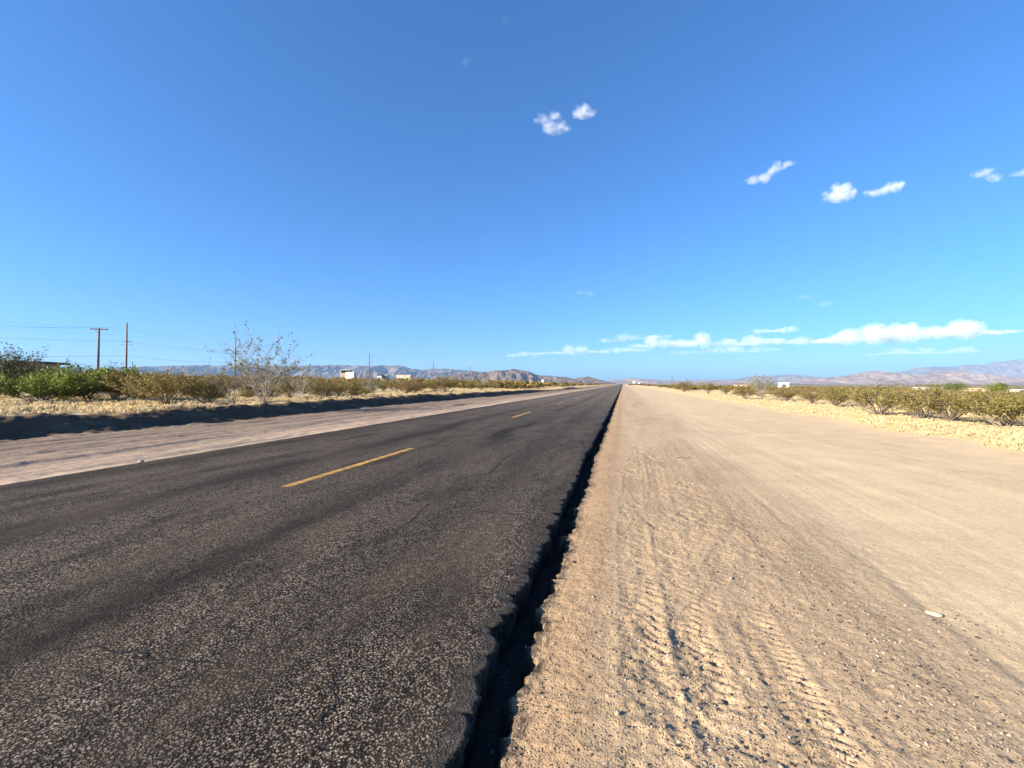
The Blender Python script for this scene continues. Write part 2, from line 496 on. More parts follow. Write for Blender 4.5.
gme = raw_mesh('ground', V, FQ, M['ground'], True)


def lerp3(base, col, w):
    return base * (1 - w[..., None]) + np.array(col) * w[..., None]


DD = np.hypot(XX, YY)
A = np.zeros((ny, nx, 3)) + np.array((0.44, 0.335, 0.215))
# right shoulder: warm strip, coarse grey band, pale graded track
A = lerp3(A, (0.37, 0.255, 0.152), sstep(-0.9, -0.6, XX) * (1 - sstep(-0.2, 0.1, XX)))
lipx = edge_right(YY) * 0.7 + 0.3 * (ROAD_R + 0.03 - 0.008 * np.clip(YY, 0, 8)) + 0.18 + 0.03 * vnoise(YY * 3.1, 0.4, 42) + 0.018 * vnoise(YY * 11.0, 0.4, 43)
A = lerp3(A, (0.06, 0.05, 0.042), sstep(-1.3, -1.0, XX) * (1 - sstep(lipx - 0.01, lipx + 0.075, XX + 0.04 * vnoise(XX * 34, YY * 30, 44))))  # shadow in the gap below the road edge, painted as near-black soil
coarse = sstep(-0.25, 0.1, XX) * (1 - sstep(0.9, 2.5, XX + 0.55 * fbm(XX * 1.2, YY * 0.25, 90, 3)))
A = lerp3(A, (0.395, 0.287, 0.180), coarse * (0.95 - 0.6 * sstep(4, 13, DD)))
strk = sstep(-0.1, 0.5, fbm(XX * 2.6, YY * 0.28, 91, 4))
A = lerp3(A, (0.37, 0.265, 0.165), coarse * strk * 0.6)
greyp = sstep(0.05, 0.5, fbm(XX * 1.6 + 4, YY * 0.8, 92, 4))
A = lerp3(A, (0.28, 0.212, 0.14), coarse * greyp * 0.35 * (1 - 0.6 * sstep(5, 14, DD)))
sm = sstep(1.3, 2.7, XX + 0.5 * fbm(XX * 1.2, YY * 0.25, 90, 3)) * (1 - sstep(7.6, 8.6, XX + 0.5 * fbm(XX, YY * 0.5, 93, 3)))
A = lerp3(A, (0.50, 0.385, 0.245), sm)
A = lerp3(A, (0.55, 0.44, 0.29), sm * sstep(0.0, 0.6, fbm(XX * 1.1, YY * 0.10, 94, 4)) * 0.35)
A = lerp3(A, (0.45, 0.335, 0.22), sm * sstep(0.0, 0.6, fbm(XX * 1.5 + 9, YY * 0.13, 95, 4)) * 0.35)
gs = sstep(7.6, 8.7, XX + 0.6 * fbm(XX, YY * 0.5, 93, 3))
A = lerp3(A, (0.60, 0.46, 0.25), gs)
A = lerp3(A, (0.46, 0.34, 0.21), gs * sstep(0.05, 0.4, fbm(XX * 0.7, YY * 0.7, 96, 3)) * sstep(10, 13, XX))
# left shoulder, bank and grassy ground
ls = 1 - sstep(-8.4, -7.9, XX)
A = lerp3(A, (0.33, 0.245, 0.18), ls)
A = lerp3(A, (0.43, 0.325, 0.235), ls * (1 - sstep(8.1, 10.6, -XX + 0.5 * fbm(XX, YY * 0.3, 97, 3))))
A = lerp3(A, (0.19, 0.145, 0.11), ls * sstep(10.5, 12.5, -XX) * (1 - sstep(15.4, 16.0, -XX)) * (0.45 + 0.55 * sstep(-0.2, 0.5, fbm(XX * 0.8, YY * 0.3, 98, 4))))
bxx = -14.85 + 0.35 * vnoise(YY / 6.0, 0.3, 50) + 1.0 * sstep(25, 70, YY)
A = lerp3(A, (0.085, 0.060, 0.040), sstep(-0.25, 0.15, bxx - XX) * (YY < 160) * 0.9)  # shade on the bank face, put into the soil colour
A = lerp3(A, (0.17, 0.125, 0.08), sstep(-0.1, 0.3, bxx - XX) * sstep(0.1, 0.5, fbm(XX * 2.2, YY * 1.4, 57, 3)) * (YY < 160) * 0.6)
lg = sstep(1.2, 1.75, bxx - XX + 0.3 * fbm(XX * 1.5, YY * 1.5, 58, 2))
A = lerp3(A, (0.40, 0.31, 0.20), lg)
A = lerp3(A, (0.56, 0.41, 0.18), lg * sstep(-0.25, 0.25, fbm(XX * 0.45, YY * 0.3, 99, 4)) * (1 - sstep(34, 60, -XX)))
# land beyond
scrub = sstep(80, 260, DD) * np.clip(sstep(20, 30, -XX) + sstep(14, 24, XX), 0, 1)
A = lerp3(A, (0.20, 0.165, 0.09), scrub * 0.8)
A = lerp3(A, (0.22, 0.18, 0.12), sstep(1500, 4000, DD))
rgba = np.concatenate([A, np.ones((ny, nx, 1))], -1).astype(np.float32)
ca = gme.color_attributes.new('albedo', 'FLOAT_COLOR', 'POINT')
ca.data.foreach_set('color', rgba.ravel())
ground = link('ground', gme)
tag(ground, 'pale desert sand with tyre tracks, dirt shoulders and straw coloured flats', 'ground', kind='structure')
del A, rgba, V, FQ, XX, YY, ZZ, DD

# ------------------------------------------------------------------ road
ry = []
y = -60.0
while y < 0.9: ry.append(y); y += max(0.02, 0.1 * abs(0.9 - y))
while y < ROAD_LEN:
    ry.append(y); y += 0.008 if y < 3.5 else (0.0026 * y if y < 12 else (0.006 * y if y < 60 else 0.02 * y))
ry = np.array(ry)
eR = edge_right(ry)
eL = ROAD_L + 0.05 * vnoise(ry * 0.7, 4.4, 13) + 0.03 * vnoise(ry * 3.0, 4.4, 14)


def crown(X):
    return 0.055 * (1 - ((X - ROAD_C) / 3.7) ** 2)


def road_z(X, Y):
    X = np.asarray(X, float); Y = np.asarray(Y, float)
    return crown(X) + 0.006 * vnoise(X * 0.9, Y * 0.3, 15) - 0.012 * np.exp(-((X + 2.95) / 0.35) ** 2) - 0.010 * np.exp(-((X + 1.5) / 0.3) ** 2)


cols = []
cols.append((eL - 0.10, np.full_like(ry, -0.28), 0))
cols.append((eL - 0.04, None, -0.05))
for f in np.linspace(0, 1, 64):
    cols.append((eL + f * (-1.15 - eL), None, 0.0))
for f in np.linspace(0, 1, 26)[1:]:
    x = -1.15 + f * (eR - 0.0 + 1.15)
    cols.append((x, None, f))
eW = eR + 0.010 * vnoise(ry * 40, 1.5, 16)
cols.append((eW + 0.004, None, 2.0))
cols.append((eW - 0.012 + 0.012 * vnoise(ry * 22, 2.5, 17), None, 3.0))
cols.append((eW - 0.03, None, 4.0))
RX = []; RZ = []; RW = []
side = eR
for cx, zz, kind in cols:
    if zz is not None:
        z = zz; w = np.stack([0 * ry, 0 * ry + 1, 0 * ry], -1)
    else:
        z = road_z(cx, ry)
        dist = side - cx
        lipw = 0.13 + 0.07 * vnoise(ry * 1.3, 8.5, 18) + 0.03 * vnoise(ry * 9, 8.8, 19)
        lip = np.clip(1 - dist / np.maximum(lipw, 0.04), 0, 1)
        z = z - 0.009 * lip ** 1.3 + 0.004 * vnoise(cx * 30, ry * 24, 20) * sstep(0.25, 0.05, dist) * 0 + 0.0035 * fbm(cx * 22, ry * 22, 24, 2) * (dist < 0.4)
        if kind == 2.0: z = z - 0.010
        if kind == 3.0: z = z - 0.045
        if kind == 4.0: z = np.full_like(ry, -0.33)
        if kind == -0.05: z = z - 0.05
        n = 0.25 * fbm(cx * 2.0, ry * 0.5, 25, 4)
        pat = 0.8 + 0.9 * fbm(cx * 0.5, ry * 0.16, 26, 3)
        bl = np.exp(-((cx + 3.0 + n) / 0.30) ** 2) * 0.95 * pat + np.exp(-((cx + 1.65 + n) / 0.33) ** 2) * 0.55 * pat \
            + np.exp(-((cx + 5.15 + n) / 0.38) ** 2) * 0.85 * pat + np.exp(-((cx + 7.6 + n) / 0.45) ** 2) * 0.85
        seam = np.exp(-((cx - ROAD_C - 0.42 - 0.03 * vnoise(ry * 0.6, 0.2, 27)) / 0.05) ** 2) * 0.4
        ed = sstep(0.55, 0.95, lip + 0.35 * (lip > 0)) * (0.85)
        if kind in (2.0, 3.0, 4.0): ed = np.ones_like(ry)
        w = np.stack([np.clip(bl + seam, 0, 1), np.clip(ed, 0, 1), 0 * ry], -1)
    RX.append(cx); RZ.append(z); RW.append(w)
RX = np.stack(RX, 1); RZ = np.stack(RZ, 1); RW = np.stack(RW, 1)
nr, nc = RX.shape
V = np.stack([RX, np.repeat(ry[:, None], nc, 1), RZ], -1).reshape(-1, 3)
ii = np.arange(nr * nc).reshape(nr, nc)
FQ = np.stack([ii[:-1, :-1], ii[:-1, 1:], ii[1:, 1:], ii[1:, :-1]], -1).reshape(-1, 4)
rme = raw_mesh('road', V, FQ, M['asphalt'], True)
ca = rme.color_attributes.new('wear', 'FLOAT_COLOR', 'POINT')
ca.data.foreach_set('color', np.concatenate([RW, np.ones((nr, nc, 1))], -1).astype(np.float32).ravel())
road = tag(link('road', rme), 'old two lane asphalt road with a broken right edge', 'road', kind='structure')

# cracks: thin grooves lying on the road, ribbons of dark tar
def crack(pts, w):
    v = []; f = []
    pts = np.array(pts, float); n = 26
    t = np.linspace(0, 1, n)
    px_ = np.interp(t, np.linspace(0, 1, len(pts)), pts[:, 0]); py_ = np.interp(t, np.linspace(0, 1, len(pts)), pts[:, 1])
    sd = random.random() * 99
    px_ = px_ + 0.035 * vnoise(t * 9, sd, 5); py_ = py_ + 0.05 * vnoise(t * 8, sd + 5, 6)
    for i in range(n):
        ww = w * (0.35 + 0.9 * abs(vnoise(t[i] * 14, sd, 8))) * math.sin(math.pi * min(1, max(0.03, t[i]))) ** 0.5
        d = (px_[min(i + 1, n - 1)] - px_[max(i - 1, 0)], py_[min(i + 1, n - 1)] - py_[max(i - 1, 0)])
        L = math.hypot(*d) + 1e-9
        for s in (-1, 1):
            x = px_[i] - s * d[1] / L * ww; yy = py_[i] + s * d[0] / L * ww
            v.append((x, yy, float(road_z(x, yy)) + 0.004))
    for i in range(n - 1): f.append((2 * i, 2 * i + 1, 2 * i + 3, 2 * i + 2))
    return v, f


def road_pt(px, py):
    d = F * (CH - 0.04) / (py - 384.0)
    return spot(px, d)


# centre line dashes: worn paint following the road surface
def dash(y0, y1):
    n = max(8, int((y1 - y0) / 0.12)); v = []; f = []
    for i in range(n + 1):
        yy = y0 + (y1 - y0) * i / n
        for k in range(4):
            x = ROAD_C + 0.25 - 0.065 + 0.13 * k / 3 + (0.006 * vnoise(yy * 9, k * 3.0, 31) if k in (0, 3) else 0)
            e = 0.02 * vnoise(k * 1.7, y0, 32) if i in (0, n) else 0
            v.append((x, yy + e, float(road_z(x, yy)) + 0.004))
    for i in range(n):
        for k in range(3): f.append((i * 4 + k, i * 4 + k + 1, i * 4 + k + 5, i * 4 + k + 4))
    m = MB(); m.add(v, f); return m


d0 = 4.75
for k in range(0, 40):
    y0 = d0 + k * 11.9
    dm = dash(y0, y0 + 3.5)
    dm.build('centre_dash', M['paint'], road)

M['tar'] = plain('crack_tar', (0.008, 0.008, 0.008), 0.9)
for line, wd in (([(385, 543), (402, 527), (426, 503), (471, 493)], 0.006), ([(449, 484), (463, 477), (493, 471), (508, 456), (523, 449)], 0.010),
                 ([(474, 510), (500, 510), (526, 513)], 0.012), ([(78, 647), (100, 651), (123, 654), (143, 655), (190, 660), (232, 668)], 0.008),
                 ([(150, 585), (175, 570), (200, 563)], 0.006), ([(545, 470), (530, 475), (505, 476)], 0.008), ([(310, 720), (330, 700), (342, 660)], 0.005)):
    cv_, cf_ = crack([road_pt(*p) for p in line], wd)
    m = MB(); m.add(cv_, cf_); m.build('crack', M['tar'], road)

# ------------------------------------------------------------------ loose stones
def stone_shape(seed, n=2):
    import bmesh
    bm = bmesh.new(); bmesh.ops.create_icosphere(bm, subdivisions=n, radius=1.0)
    r = random.Random(seed)
    ax = [r.uniform(0.6, 1.2), r.uniform(0.5, 1.0), r.uniform(0.35, 0.7)]
    vs = np.array([v.co[:] for v in bm.verts]); fs = np.array([[v.index for v in f.verts] for f in bm.faces])
    k = 1 + 0.35 * vnoise(vs[:, 0] * 1.6 + seed, vs[:, 1] * 1.6 + vs[:, 2] * 1.1, seed)
    bm.free()
    return vs * k[:, None] * np.array(ax), fs


shapes = [stone_shape(s, 1) for s in range(8)]
allv = []; allf = []; off = 0
cnt = 10500
n_ = cnt * 14
d_ = 1.4 * (10.0 / 1.4) ** rng.random(n_); p_ = rng.uniform(430, 1060, n_)
gx = FWD[0] * d_ + RGT[0] * (p_ - 512) / F * d_; gy = FWD[1] * d_ + RGT[1] * (p_ - 512) / F * d_
dens = np.where((gx > -0.7) & (gx < 1.5), 1.0, np.where(gx < 2.2, 0.5, 0.09)) * np.where(fbm(gx * 1.5, gy * 0.7, 77, 3) < -0.05, 0.35, 1.0)
k_ = (gx > edge_right(gy) + 0.03) & (gx < 4.0) & (rng.random(n_) < dens)
gx = gx[k_][:cnt]; gy = gy[k_][:cnt]; cnt = len(gx)
gsz = 0.0022 + 0.0075 * rng.random(cnt) ** 3.2 + np.where(rng.random(cnt) < 0.008, 0.007, 0)
gz = base_height(gx, gy) + fine_height(gx, gy)
for q in range(8):
    vs, fs = shapes[q]; k_ = np.arange(q, cnt, 8); m_ = len(k_)
    a_ = rng.random(m_) * 6.283; c_, s_ = np.cos(a_)[:, None], np.sin(a_)[:, None]; z_ = gsz[k_][:, None]
    vv = np.stack([(vs[None, :, 0] * c_ - vs[None, :, 1] * s_) * z_ + gx[k_][:, None], (vs[None, :, 0] * s_ + vs[None, :, 1] * c_) * z_ + gy[k_][:, None],
                   vs[None, :, 2] * z_ + gz[k_][:, None] + z_ * 0.15], -1).reshape(-1, 3)
    allv.append(vv); allf.append((fs[None] + (np.arange(m_) * len(vs))[:, None, None]).reshape(-1, 3) + off); off += len(vv)
gravel = link('gravel', raw_mesh('gravel', np.concatenate(allv), np.concatenate(allf), M['gravel'], False))
tag(gravel, 'loose grit and pebbles scattered over the sandy right shoulder', 'gravel', kind='stuff')

STONES = [  # column, row, size, flat pale / dark clod, label
    (933, 615, 0.036, 'stone', 'long flat pale stone lying on the sand, largest on the right shoulder'),
    (731, 583, 0.020, 'stone', 'pale pebble beside the pavement edge shadow'),
    (687, 489, 0.022, 'clod', 'small black asphalt clod on the sand, farther from the camera'),
    (762, 570, 0.016, 'clod', 'flat black asphalt chip on the coarse sand band'),
    (838, 736, 0.018, 'stone', 'small tan stone in the lower part of the graded sand'),
    (574, 565, 0.020, 'clod', 'grey asphalt crumb lying in the shadow below the road edge'),
    (812, 613, 0.012, 'clod', 'tiny dark clod right of the diagonal tyre marks'),
]
for i, (px, py, sz, mk, lab) in enumerate(STONES):
    d = F * (CH + 0.1) / (py - 384.0)
    x, y = spot(px, d)
    vs, fs = stone_shape(40 + i, 3)
    o = link('stone' if mk == 'stone' else 'asphalt_clod', raw_mesh('stone', vs * sz * np.array((1.2, 0.8, 0.75)), fs, M[mk], True))
    zz = float((base_height(np.array([x]), np.array([y])) + fine_height(np.array([x]), np.array([y])))[0])
    o.location = (x, y, zz + sz * 0.16); o.rotation_euler = (0, 0, R(35 + 50 * i if i else 160))
    tag(o, lab, 'stone', 'loose stones on the shoulder')
tx, ty = spot(684, F * (CH + 0.09) / (459 - 384.0)); tz = ground_z(tx, ty)
m = MB(); m.tube([(-0.16, 0, 0.012), (-0.05, 0.02, 0.03), (0.06, 0.0, 0.02), (0.17, 0.03, 0.03)], [0.006, 0.008, 0.007, 0.004], 6)
m.tube([(-0.02, 0.015, 0.028), (0.05, -0.06, 0.035), (0.10, -0.09, 0.02)], [0.005, 0.004, 0.003], 5)
tw = m.build('dry_twig', M['twig']); tw.location = (tx, ty, tz); tw.rotation_euler = (0, 0, 0.5)
tag(tw, 'short dry twig lying on the sand beyond the tyre marks', 'twig')
for i, (px, py, sz) in enumerate(((141, 461, 0.05), (230, 454, 0.045), (190, 455, 0.03))):
    d = F * (CH + 0.03) / (py - 384.0)
    x, y = spot(px, d)
    vs, fs = stone_shape(60 + i, 3)
    o = link('stone', raw_mesh('stone', vs * sz, fs, M['stone'], True))
    o.location = (x, y, ground_z(x, y) + sz * 0.3)
    tag(o, ['leftmost of three small stones on the sandy left shoulder', 'rightmost of three small stones on the sandy left shoulder', 'middle one of three small stones on the sandy left shoulder'][i], 'stone', 'stones on the left shoulder')

# ------------------------------------------------------------------ vegetation generators
def leaf_cards(centers, size, r, spread, per):
    n = len(centers) * per
    c = np.repeat(centers, per, 0) + r.normal(0, spread, (n, 3))
    a = r.normal(0, 1, (n, 3)); a /= np.linalg.norm(a, axis=1)[:, None]
    b = np.cross(a, r.normal(0, 1, (n, 3))); b /= (np.linalg.norm(b, axis=1)[:, None] + 1e-9)
    s = size * r.uniform(0.6, 1.4, (n, 1))
    v = np.stack([c - a * s, c + b * s * 0.55, c + a * s, c - b * s * 0.55], 1).reshape(-1, 3)
    f = np.arange(n * 4).reshape(-1, 4)
    return v, f


def tubes_np(lines, n=3):
    vs = []; fs = []; off = 0
    for pts, rad in lines:
        pts = np.asarray(pts, float); k = len(pts)
        t = np.gradient(pts, axis=0); t /= (np.linalg.norm(t, axis=1)[:, None] + 1e-9)
        up = np.where(np.abs(t[:, 2:3]) < 0.9, np.array([[0, 0, 1.0]]), np.array([[1.0, 0, 0]]))
        a = np.cross(t, up); a /= np.linalg.norm(a, axis=1)[:, None]; b = np.cross(t, a)
        rad = np.asarray(rad)[:, None]
        ring = []
        for q in range(n):
            th = 2 * math.pi * q / n
            ring.append(pts + (a * math.cos(th) + b * math.sin(th)) * rad)
        ring = np.stack(ring, 1)
        vs.append(ring.reshape(-1, 3))
        idx = np.arange(k * n).reshape(k, n) + off
        nxt = np.roll(idx, -1, 1)
        fs.append(np.stack([idx[:-1], nxt[:-1], nxt[1:], idx[1:]], -1).reshape(-1, 4))
        off += k * n
    return np.concatenate(vs), np.concatenate(fs)


def shrub_lines(r, H, W, nst, nbr, base_r=0.012, lean=0.75, wig=0.06):
    """stems fanning out from the root, each with side branches; returns lines and leaf points"""
    lines = []; tips = []
    for s in range(nst):
        az = r.uniform(0, 2 * math.pi); out = W * r.uniform(0.2, 1.0) ** 0.7
        h = H * r.uniform(0.6, 1.0) * (1 - 0.35 * (out / W) ** 2)
        k = 7; t = np.linspace(0, 1, k)
        rad = out * (t ** (0.8 + 0.5 * r.random()))
        p = np.stack([math.cos(az) * rad, math.sin(az) * rad, h * t ** (lean + 0.3 * r.random())], 1)
        p[:, :2] += r.normal(0, 0.05 * W, 2) * 0.8
        p[1:] += r.normal(0, wig * H * 0.4, (k - 1, 3)) * t[1:, None]
        p[0, 2] = -0.05
        lines.append((p, base_r * H * (1 - 0.8 * t)))
        for b in range(nbr):
            i = r.integers(2, k - 1)
            q = p[i] + (p[i + 1] - p[i]) * r.random()
            d = np.array([math.cos(az), math.sin(az), 1.0]) * 0.5 + r.normal(0, 0.6, 3); d[2] = abs(d[2]) * 0.8
            d /= np.linalg.norm(d)
            L = H * r.uniform(0.16, 0.38)
            tt = np.linspace(0, 1, 4)[:, None]
            pb = q + d * L * tt + np.array([0, 0, 1.0]) * L * 0.2 * tt ** 2 + r.normal(0, 0.02 * H, (4, 3)) * tt
            lines.append((pb, base_r * H * 0.45 * (1 - 0.75 * tt[:, 0])))
            tips.append(pb[1:])
            tips.append(pb[2:] * 0.5 + pb[1:-1] * 0.5)
        tips.append(p[4:])
    return lines, np.concatenate(tips)


def make_creosote(seed, H=1.5, W=0.95, nst=26, nbr=7, leaves=7, size=0.032):
    r = np.random.default_rng(seed)
    lines, tips = shrub_lines(r, H, W, nst, nbr)
    tv, tf = tubes_np(lines)
    tips = tips[tips[:, 2] > H * (0.12 + 0.3 * r.random(len(tips)))]
    lv, lf = leaf_cards(tips, size, r, 0.055, leaves)
    return (tv, tf), (lv, lf)


CREO = []
for s in range(10):
    (tv, tf), (lv, lf) = make_creosote(100 + s, 1.5 + 0.12 * (s % 3), 0.9 + 0.12 * (s % 4), 24 + s, 6, 5) if s < 7 else make_creosote(100 + s, (1.5, 1.0, 1.8)[s - 7], (1.0, 1.1, 0.8)[s - 7], (34, 40, 16)[s - 7], (7, 8, 7)[s - 7], (1, 3, 3)[s - 7])
    stems = raw_mesh('stems', tv, tf, M['twig']); leaves = raw_mesh('foliage', lv, lf, M['creosote'])
    both = raw_mesh('creosote', np.concatenate([tv, lv]), np.concatenate([tf, lf + len(tv)]), [M['twig'], M['creosote']], False,
                    np.concatenate([np.zeros(len(tf), int), np.ones(len(lf), int)]))
    CREO.append((stems, leaves, both)); CREO_H = globals().setdefault('CREO_H', []); CREO_H.append(float(np.quantile(lv[:, 2], 0.985)))


def plant(name, label, cat, x, y, rz, sc, meshes, group=None, dz=0.0):
    t = thing(name, label, cat, (x, y, ground_z(x, y) - 0.03 + dz), rz, group)
    t.scale = sc
    for nm, me in meshes: link(nm, me, t)
    return t


def creosote(x, y, s, label, group=None, parts=True, var=None, wide=1.0):
    st, lv, both = CREO[var if var is not None else random.randrange(10)]
    rz = random.uniform(0, 6.28)
    if parts:
        return plant('creosote_bush', label, 'bush', x, y, rz, (s * wide, s * wide, s), (('stems', st), ('foliage', lv)), group)
    o = link('creosote_bush', both)
    o.location = (x, y, ground_z(x, y) - 0.03); o.rotation_euler = (0, 0, rz); o.scale = (s * wide, s * wide, s)
    return tag(o, label, 'bush', group)


taken = []


def free(x, y, d):
    for a, b, r_ in taken:
        if (a - x) ** 2 + (b - y) ** 2 < (d * r_) ** 2: return False
    return True


# --- right hand bushes the photograph shows one by one: column, base row, top row, label
HERO_R = [
    (1004, 424, 391, 'olive creosote bush cut by the right picture border, nearest in the right scrub', 1.3),
    (950, 420, 386, 'broad olive creosote bush in front of the tan house on the right', 1.35),
    (925, 417, 388, 'creosote bush with grey lower stems below the long white mobile home', 1.2),
    (880, 413, 385, 'rounded green creosote bush standing alone at the straw edge, right of the white house', 1.15),
    (835, 405, 387, 'low olive creosote bush between the white house and the rounded green bush', 1.2),
    (812, 403, 388, 'small yellowish creosote bush just right of the white house', 1.2),
    (782, 400, 386, 'dark based creosote bush directly below the white house', 1.2),
    (745, 398, 384, 'creosote bush left of the tall sparse shrub on the right', 1.2),
    (708, 393, 382, 'olive creosote bush with a dark shaded foot at the far straw edge', 1.4),
    (684, 391, 381, 'small round creosote bush where the right scrub begins near the road end', 1.5),
]
for i, (px, pb, pt, lab, wd) in enumerate(HERO_R):
    d = F * (CH - 0.08) / (pb - 384.0)
    x, y = spot(px, d)
    s = (level(pt, d) - ground_z(x, y)) / CREO_H[i % 7]
    creosote(x, y, s, lab, 'creosote bushes right of the road', True, i % 7, wd)
    taken.append((x, y, 1.3))
HERO_L = [
    (168, 405, 372, 'brownish creosote bush at the front of the left scrub between green bush and bare shrub', 1.3, 3),
    (208, 404, 374, 'olive creosote bush left of the bare grey shrubs, front row', 1.2, 4),
    (325, 398, 377, 'creosote bush below the white shed, right of the tall bare shrub', 1.3, 5),
    (350, 397, 379, 'low olive creosote bush under the white box trailer', 1.3, 1),
    (405, 394, 376, 'yellow green creosote bush below the long pale mobile home', 1.3, 2),
    (445, 392, 376, 'creosote bush behind the dark bank, right of the pale mobile home', 1.3, 0),
]
for px, pb, pt, lab, wd, var in HERO_L:
    d = F * (CH - 0.36) / (pb - 384.0)
    x, y = spot(px, d)
    s = (level(pt, d) - ground_z(x, y)) / CREO_H[var]
    creosote(x, y, s, lab, 'creosote bushes left of the road', True, var, wd)
    taken.append((x, y, 1.4))

# --- leafy green shrubs at far left
def make_leafy(seed, H, W, leafmat, twigmat, leaves=10, size=0.05, nst=30, nbr=8, base_r=0.012, spread=0.09):
    r = np.random.default_rng(seed)
    lines, tips = shrub_lines(r, H, W, nst, nbr, base_r, 0.6)
    tv, tf = tubes_np(lines)
    lv, lf = leaf_cards(tips, size, r, spread, leaves)
    lv[:, 2] = np.maximum(lv[:, 2], 0.03)
    return raw_mesh('stems', tv, tf, twigmat), raw_mesh('foliage', lv, lf, leafmat)


GREEN = [
    (40, 404, 368.5, 2.4, 'mesquite', 'bright green mesquite bush at the far left, dark shade at its foot', 'mesquite_bush'),
    (88, 401, 367, 2.2, 'mesquite', 'green mesquite bush below the crossarm pole', 'mesquite_bush'),
    (116, 400, 369, 1.8, 'mesquite', 'green mesquite bush at the foot of the tallest utility pole', 'mesquite_bush'),
    (62, 402, 373, 1.5, 'darkleaf', 'dark dusty bush between the two green mesquite bushes at far left', 'shrub'),
    (140, 402, 374, 1.6, 'creosote', 'brown olive bush right of the green mesquite bushes', 'shrub'),
]
for i, (px, pb, pt, w, lm, lab, nm) in enumerate(GREEN):
    d = F * (CH - 0.36) / (pb - 384.0)
    x, y = spot(px, d)
    h = level(pt, d) - ground_z(x, y)
    st, lv = make_leafy(300 + i, h, w, M[lm], M['twig'], 11, 0.05)
    plant(nm, lab, 'bush', x, y, 0.7 * i, (1, 1, 1), (('stems', st), ('foliage', lv)), 'leafy bushes at the far left')
    taken.append((x, y, 2.0))
x, y = spot(16, 34.0)
st, lv = make_leafy(321, level(361, 34) - ground_z(x, y), 2.0, M['darkleaf'], M['twig'], 7, 0.05, 26, 8)
plant('shrub', 'dusky shrub growing against the front of the low dark roofed house', 'bush', x, y, 0, (1, 1, 1), (('stems', st), ('foliage', lv)), 'leafy bushes at the far left')
x, y = spot(-6, 27.0)
st, lv = make_leafy(320, level(349, 27) - ground_z(x, y), 2.3, M['darkleaf'], M['twig'], 6, 0.05, 30, 9)
plant('desert_tree', 'dark feathery tree cut by the left picture border, before the low house', 'tree', x, y, 0, (1, 1, 1), (('trunk', st), ('crown', lv)))
taken.append((x, y, 2.5))

# --- bare grey shrubs with a few dry leaves at the ends
def make_bare(seed, H, W, nst, nbr, leafn=0.35):
    r = np.random.default_rng(seed)
    lines, tips = shrub_lines(r, H, W, nst, nbr, 0.0052, 0.85, 0.05)
    extra = []
    for p, rad in lines:
        for _ in range(3):
            q = p[r.integers(1, len(p))]; dd = r.normal(0, 0.5, 3); dd[2] = abs(dd[2]) + 0.2
            dd *= H * 0.10 / np.linalg.norm(dd)
            extra.append((np.stack([q, q + dd * 0.5 + r.normal(0, .02, 3), q + dd]), np.array([0.008, 0.006, 0.004])))
    tv, tf = tubes_np(lines + extra)
    keep = tips[(r.random(len(tips)) < leafn) & (tips[:, 2] > H * 0.45)]
    lv, lf = leaf_cards(keep, 0.045, r, 0.05, 4)
    return raw_mesh('stems', tv, tf, M['pale_twig']), raw_mesh('dry_leaves', lv, lf, M['greyleaf'])


BARE = [
    (264, 404, 336, 1.65, 24, 7, 0.48, 'tall bare grey shrub with sparse dry leaves, tallest shrub left of the road'),
    (232, 404, 346, 1.1, 12, 4, 0.22, 'thin bleached shrub just left of the tall bare grey shrub'),
    (300, 401, 366, 0.9, 14, 4, 0.30, 'low bare grey shrub at the right foot of the tall bare shrub'),
    (373, 396, 371, 0.9, 16, 5, 0.30, 'pale leafless shrub standing before the third utility pole'),
    (484, 388.6, 372, 1.6, 16, 5, 0.4, 'hazy grey shrub rising above the far left scrub near the brown hills'),
    (762, 399, 373, 0.9, 18, 6, 0.5, 'tall sparse shrub rising above the right scrub left of the white house'),
]
for i, (px, pb, pt, w, ns, nb, lf_, lab) in enumerate(BARE):
    left = px < 600
    d = F * (CH - (0.36 if left else 0.08)) / (pb - 384.0)
    x, y = spot(px, d)
    h = level(pt, d) - ground_z(x, y)
    st, lv = make_bare(400 + i, h, w, ns, nb, lf_)
    plant('bare_shrub', lab, 'shrub', x, y, 0.9 * i, (1, 1, 1), (('stems', st), ('dry_leaves', lv)), 'bare grey shrubs')
    taken.append((x, y, 1.2))

# --- the rest of the scrub, one by one as far as the photograph tells them apart
def scatter(nn, dmin, dmax, pxa, pxb, ok, gap, smin, smax, label, group, parts):
    got = 0; tries = 0
    while got < nn and tries < nn * 60:
        tries += 1
        d = math.sqrt(random.uniform(dmin ** 2, dmax ** 2)) if parts else math.exp(random.uniform(math.log(dmin), math.log(dmax)))
        px = random.uniform(pxa, pxb)
        x, y = spot(px, d)
        if not ok(x, y) or not free(x, y, gap): continue
        creosote(x, y, random.uniform(smin, smax), label, group, parts, None, random.uniform(1.0, 1.35))
        taken.append((x, y, 1.0)); got += 1


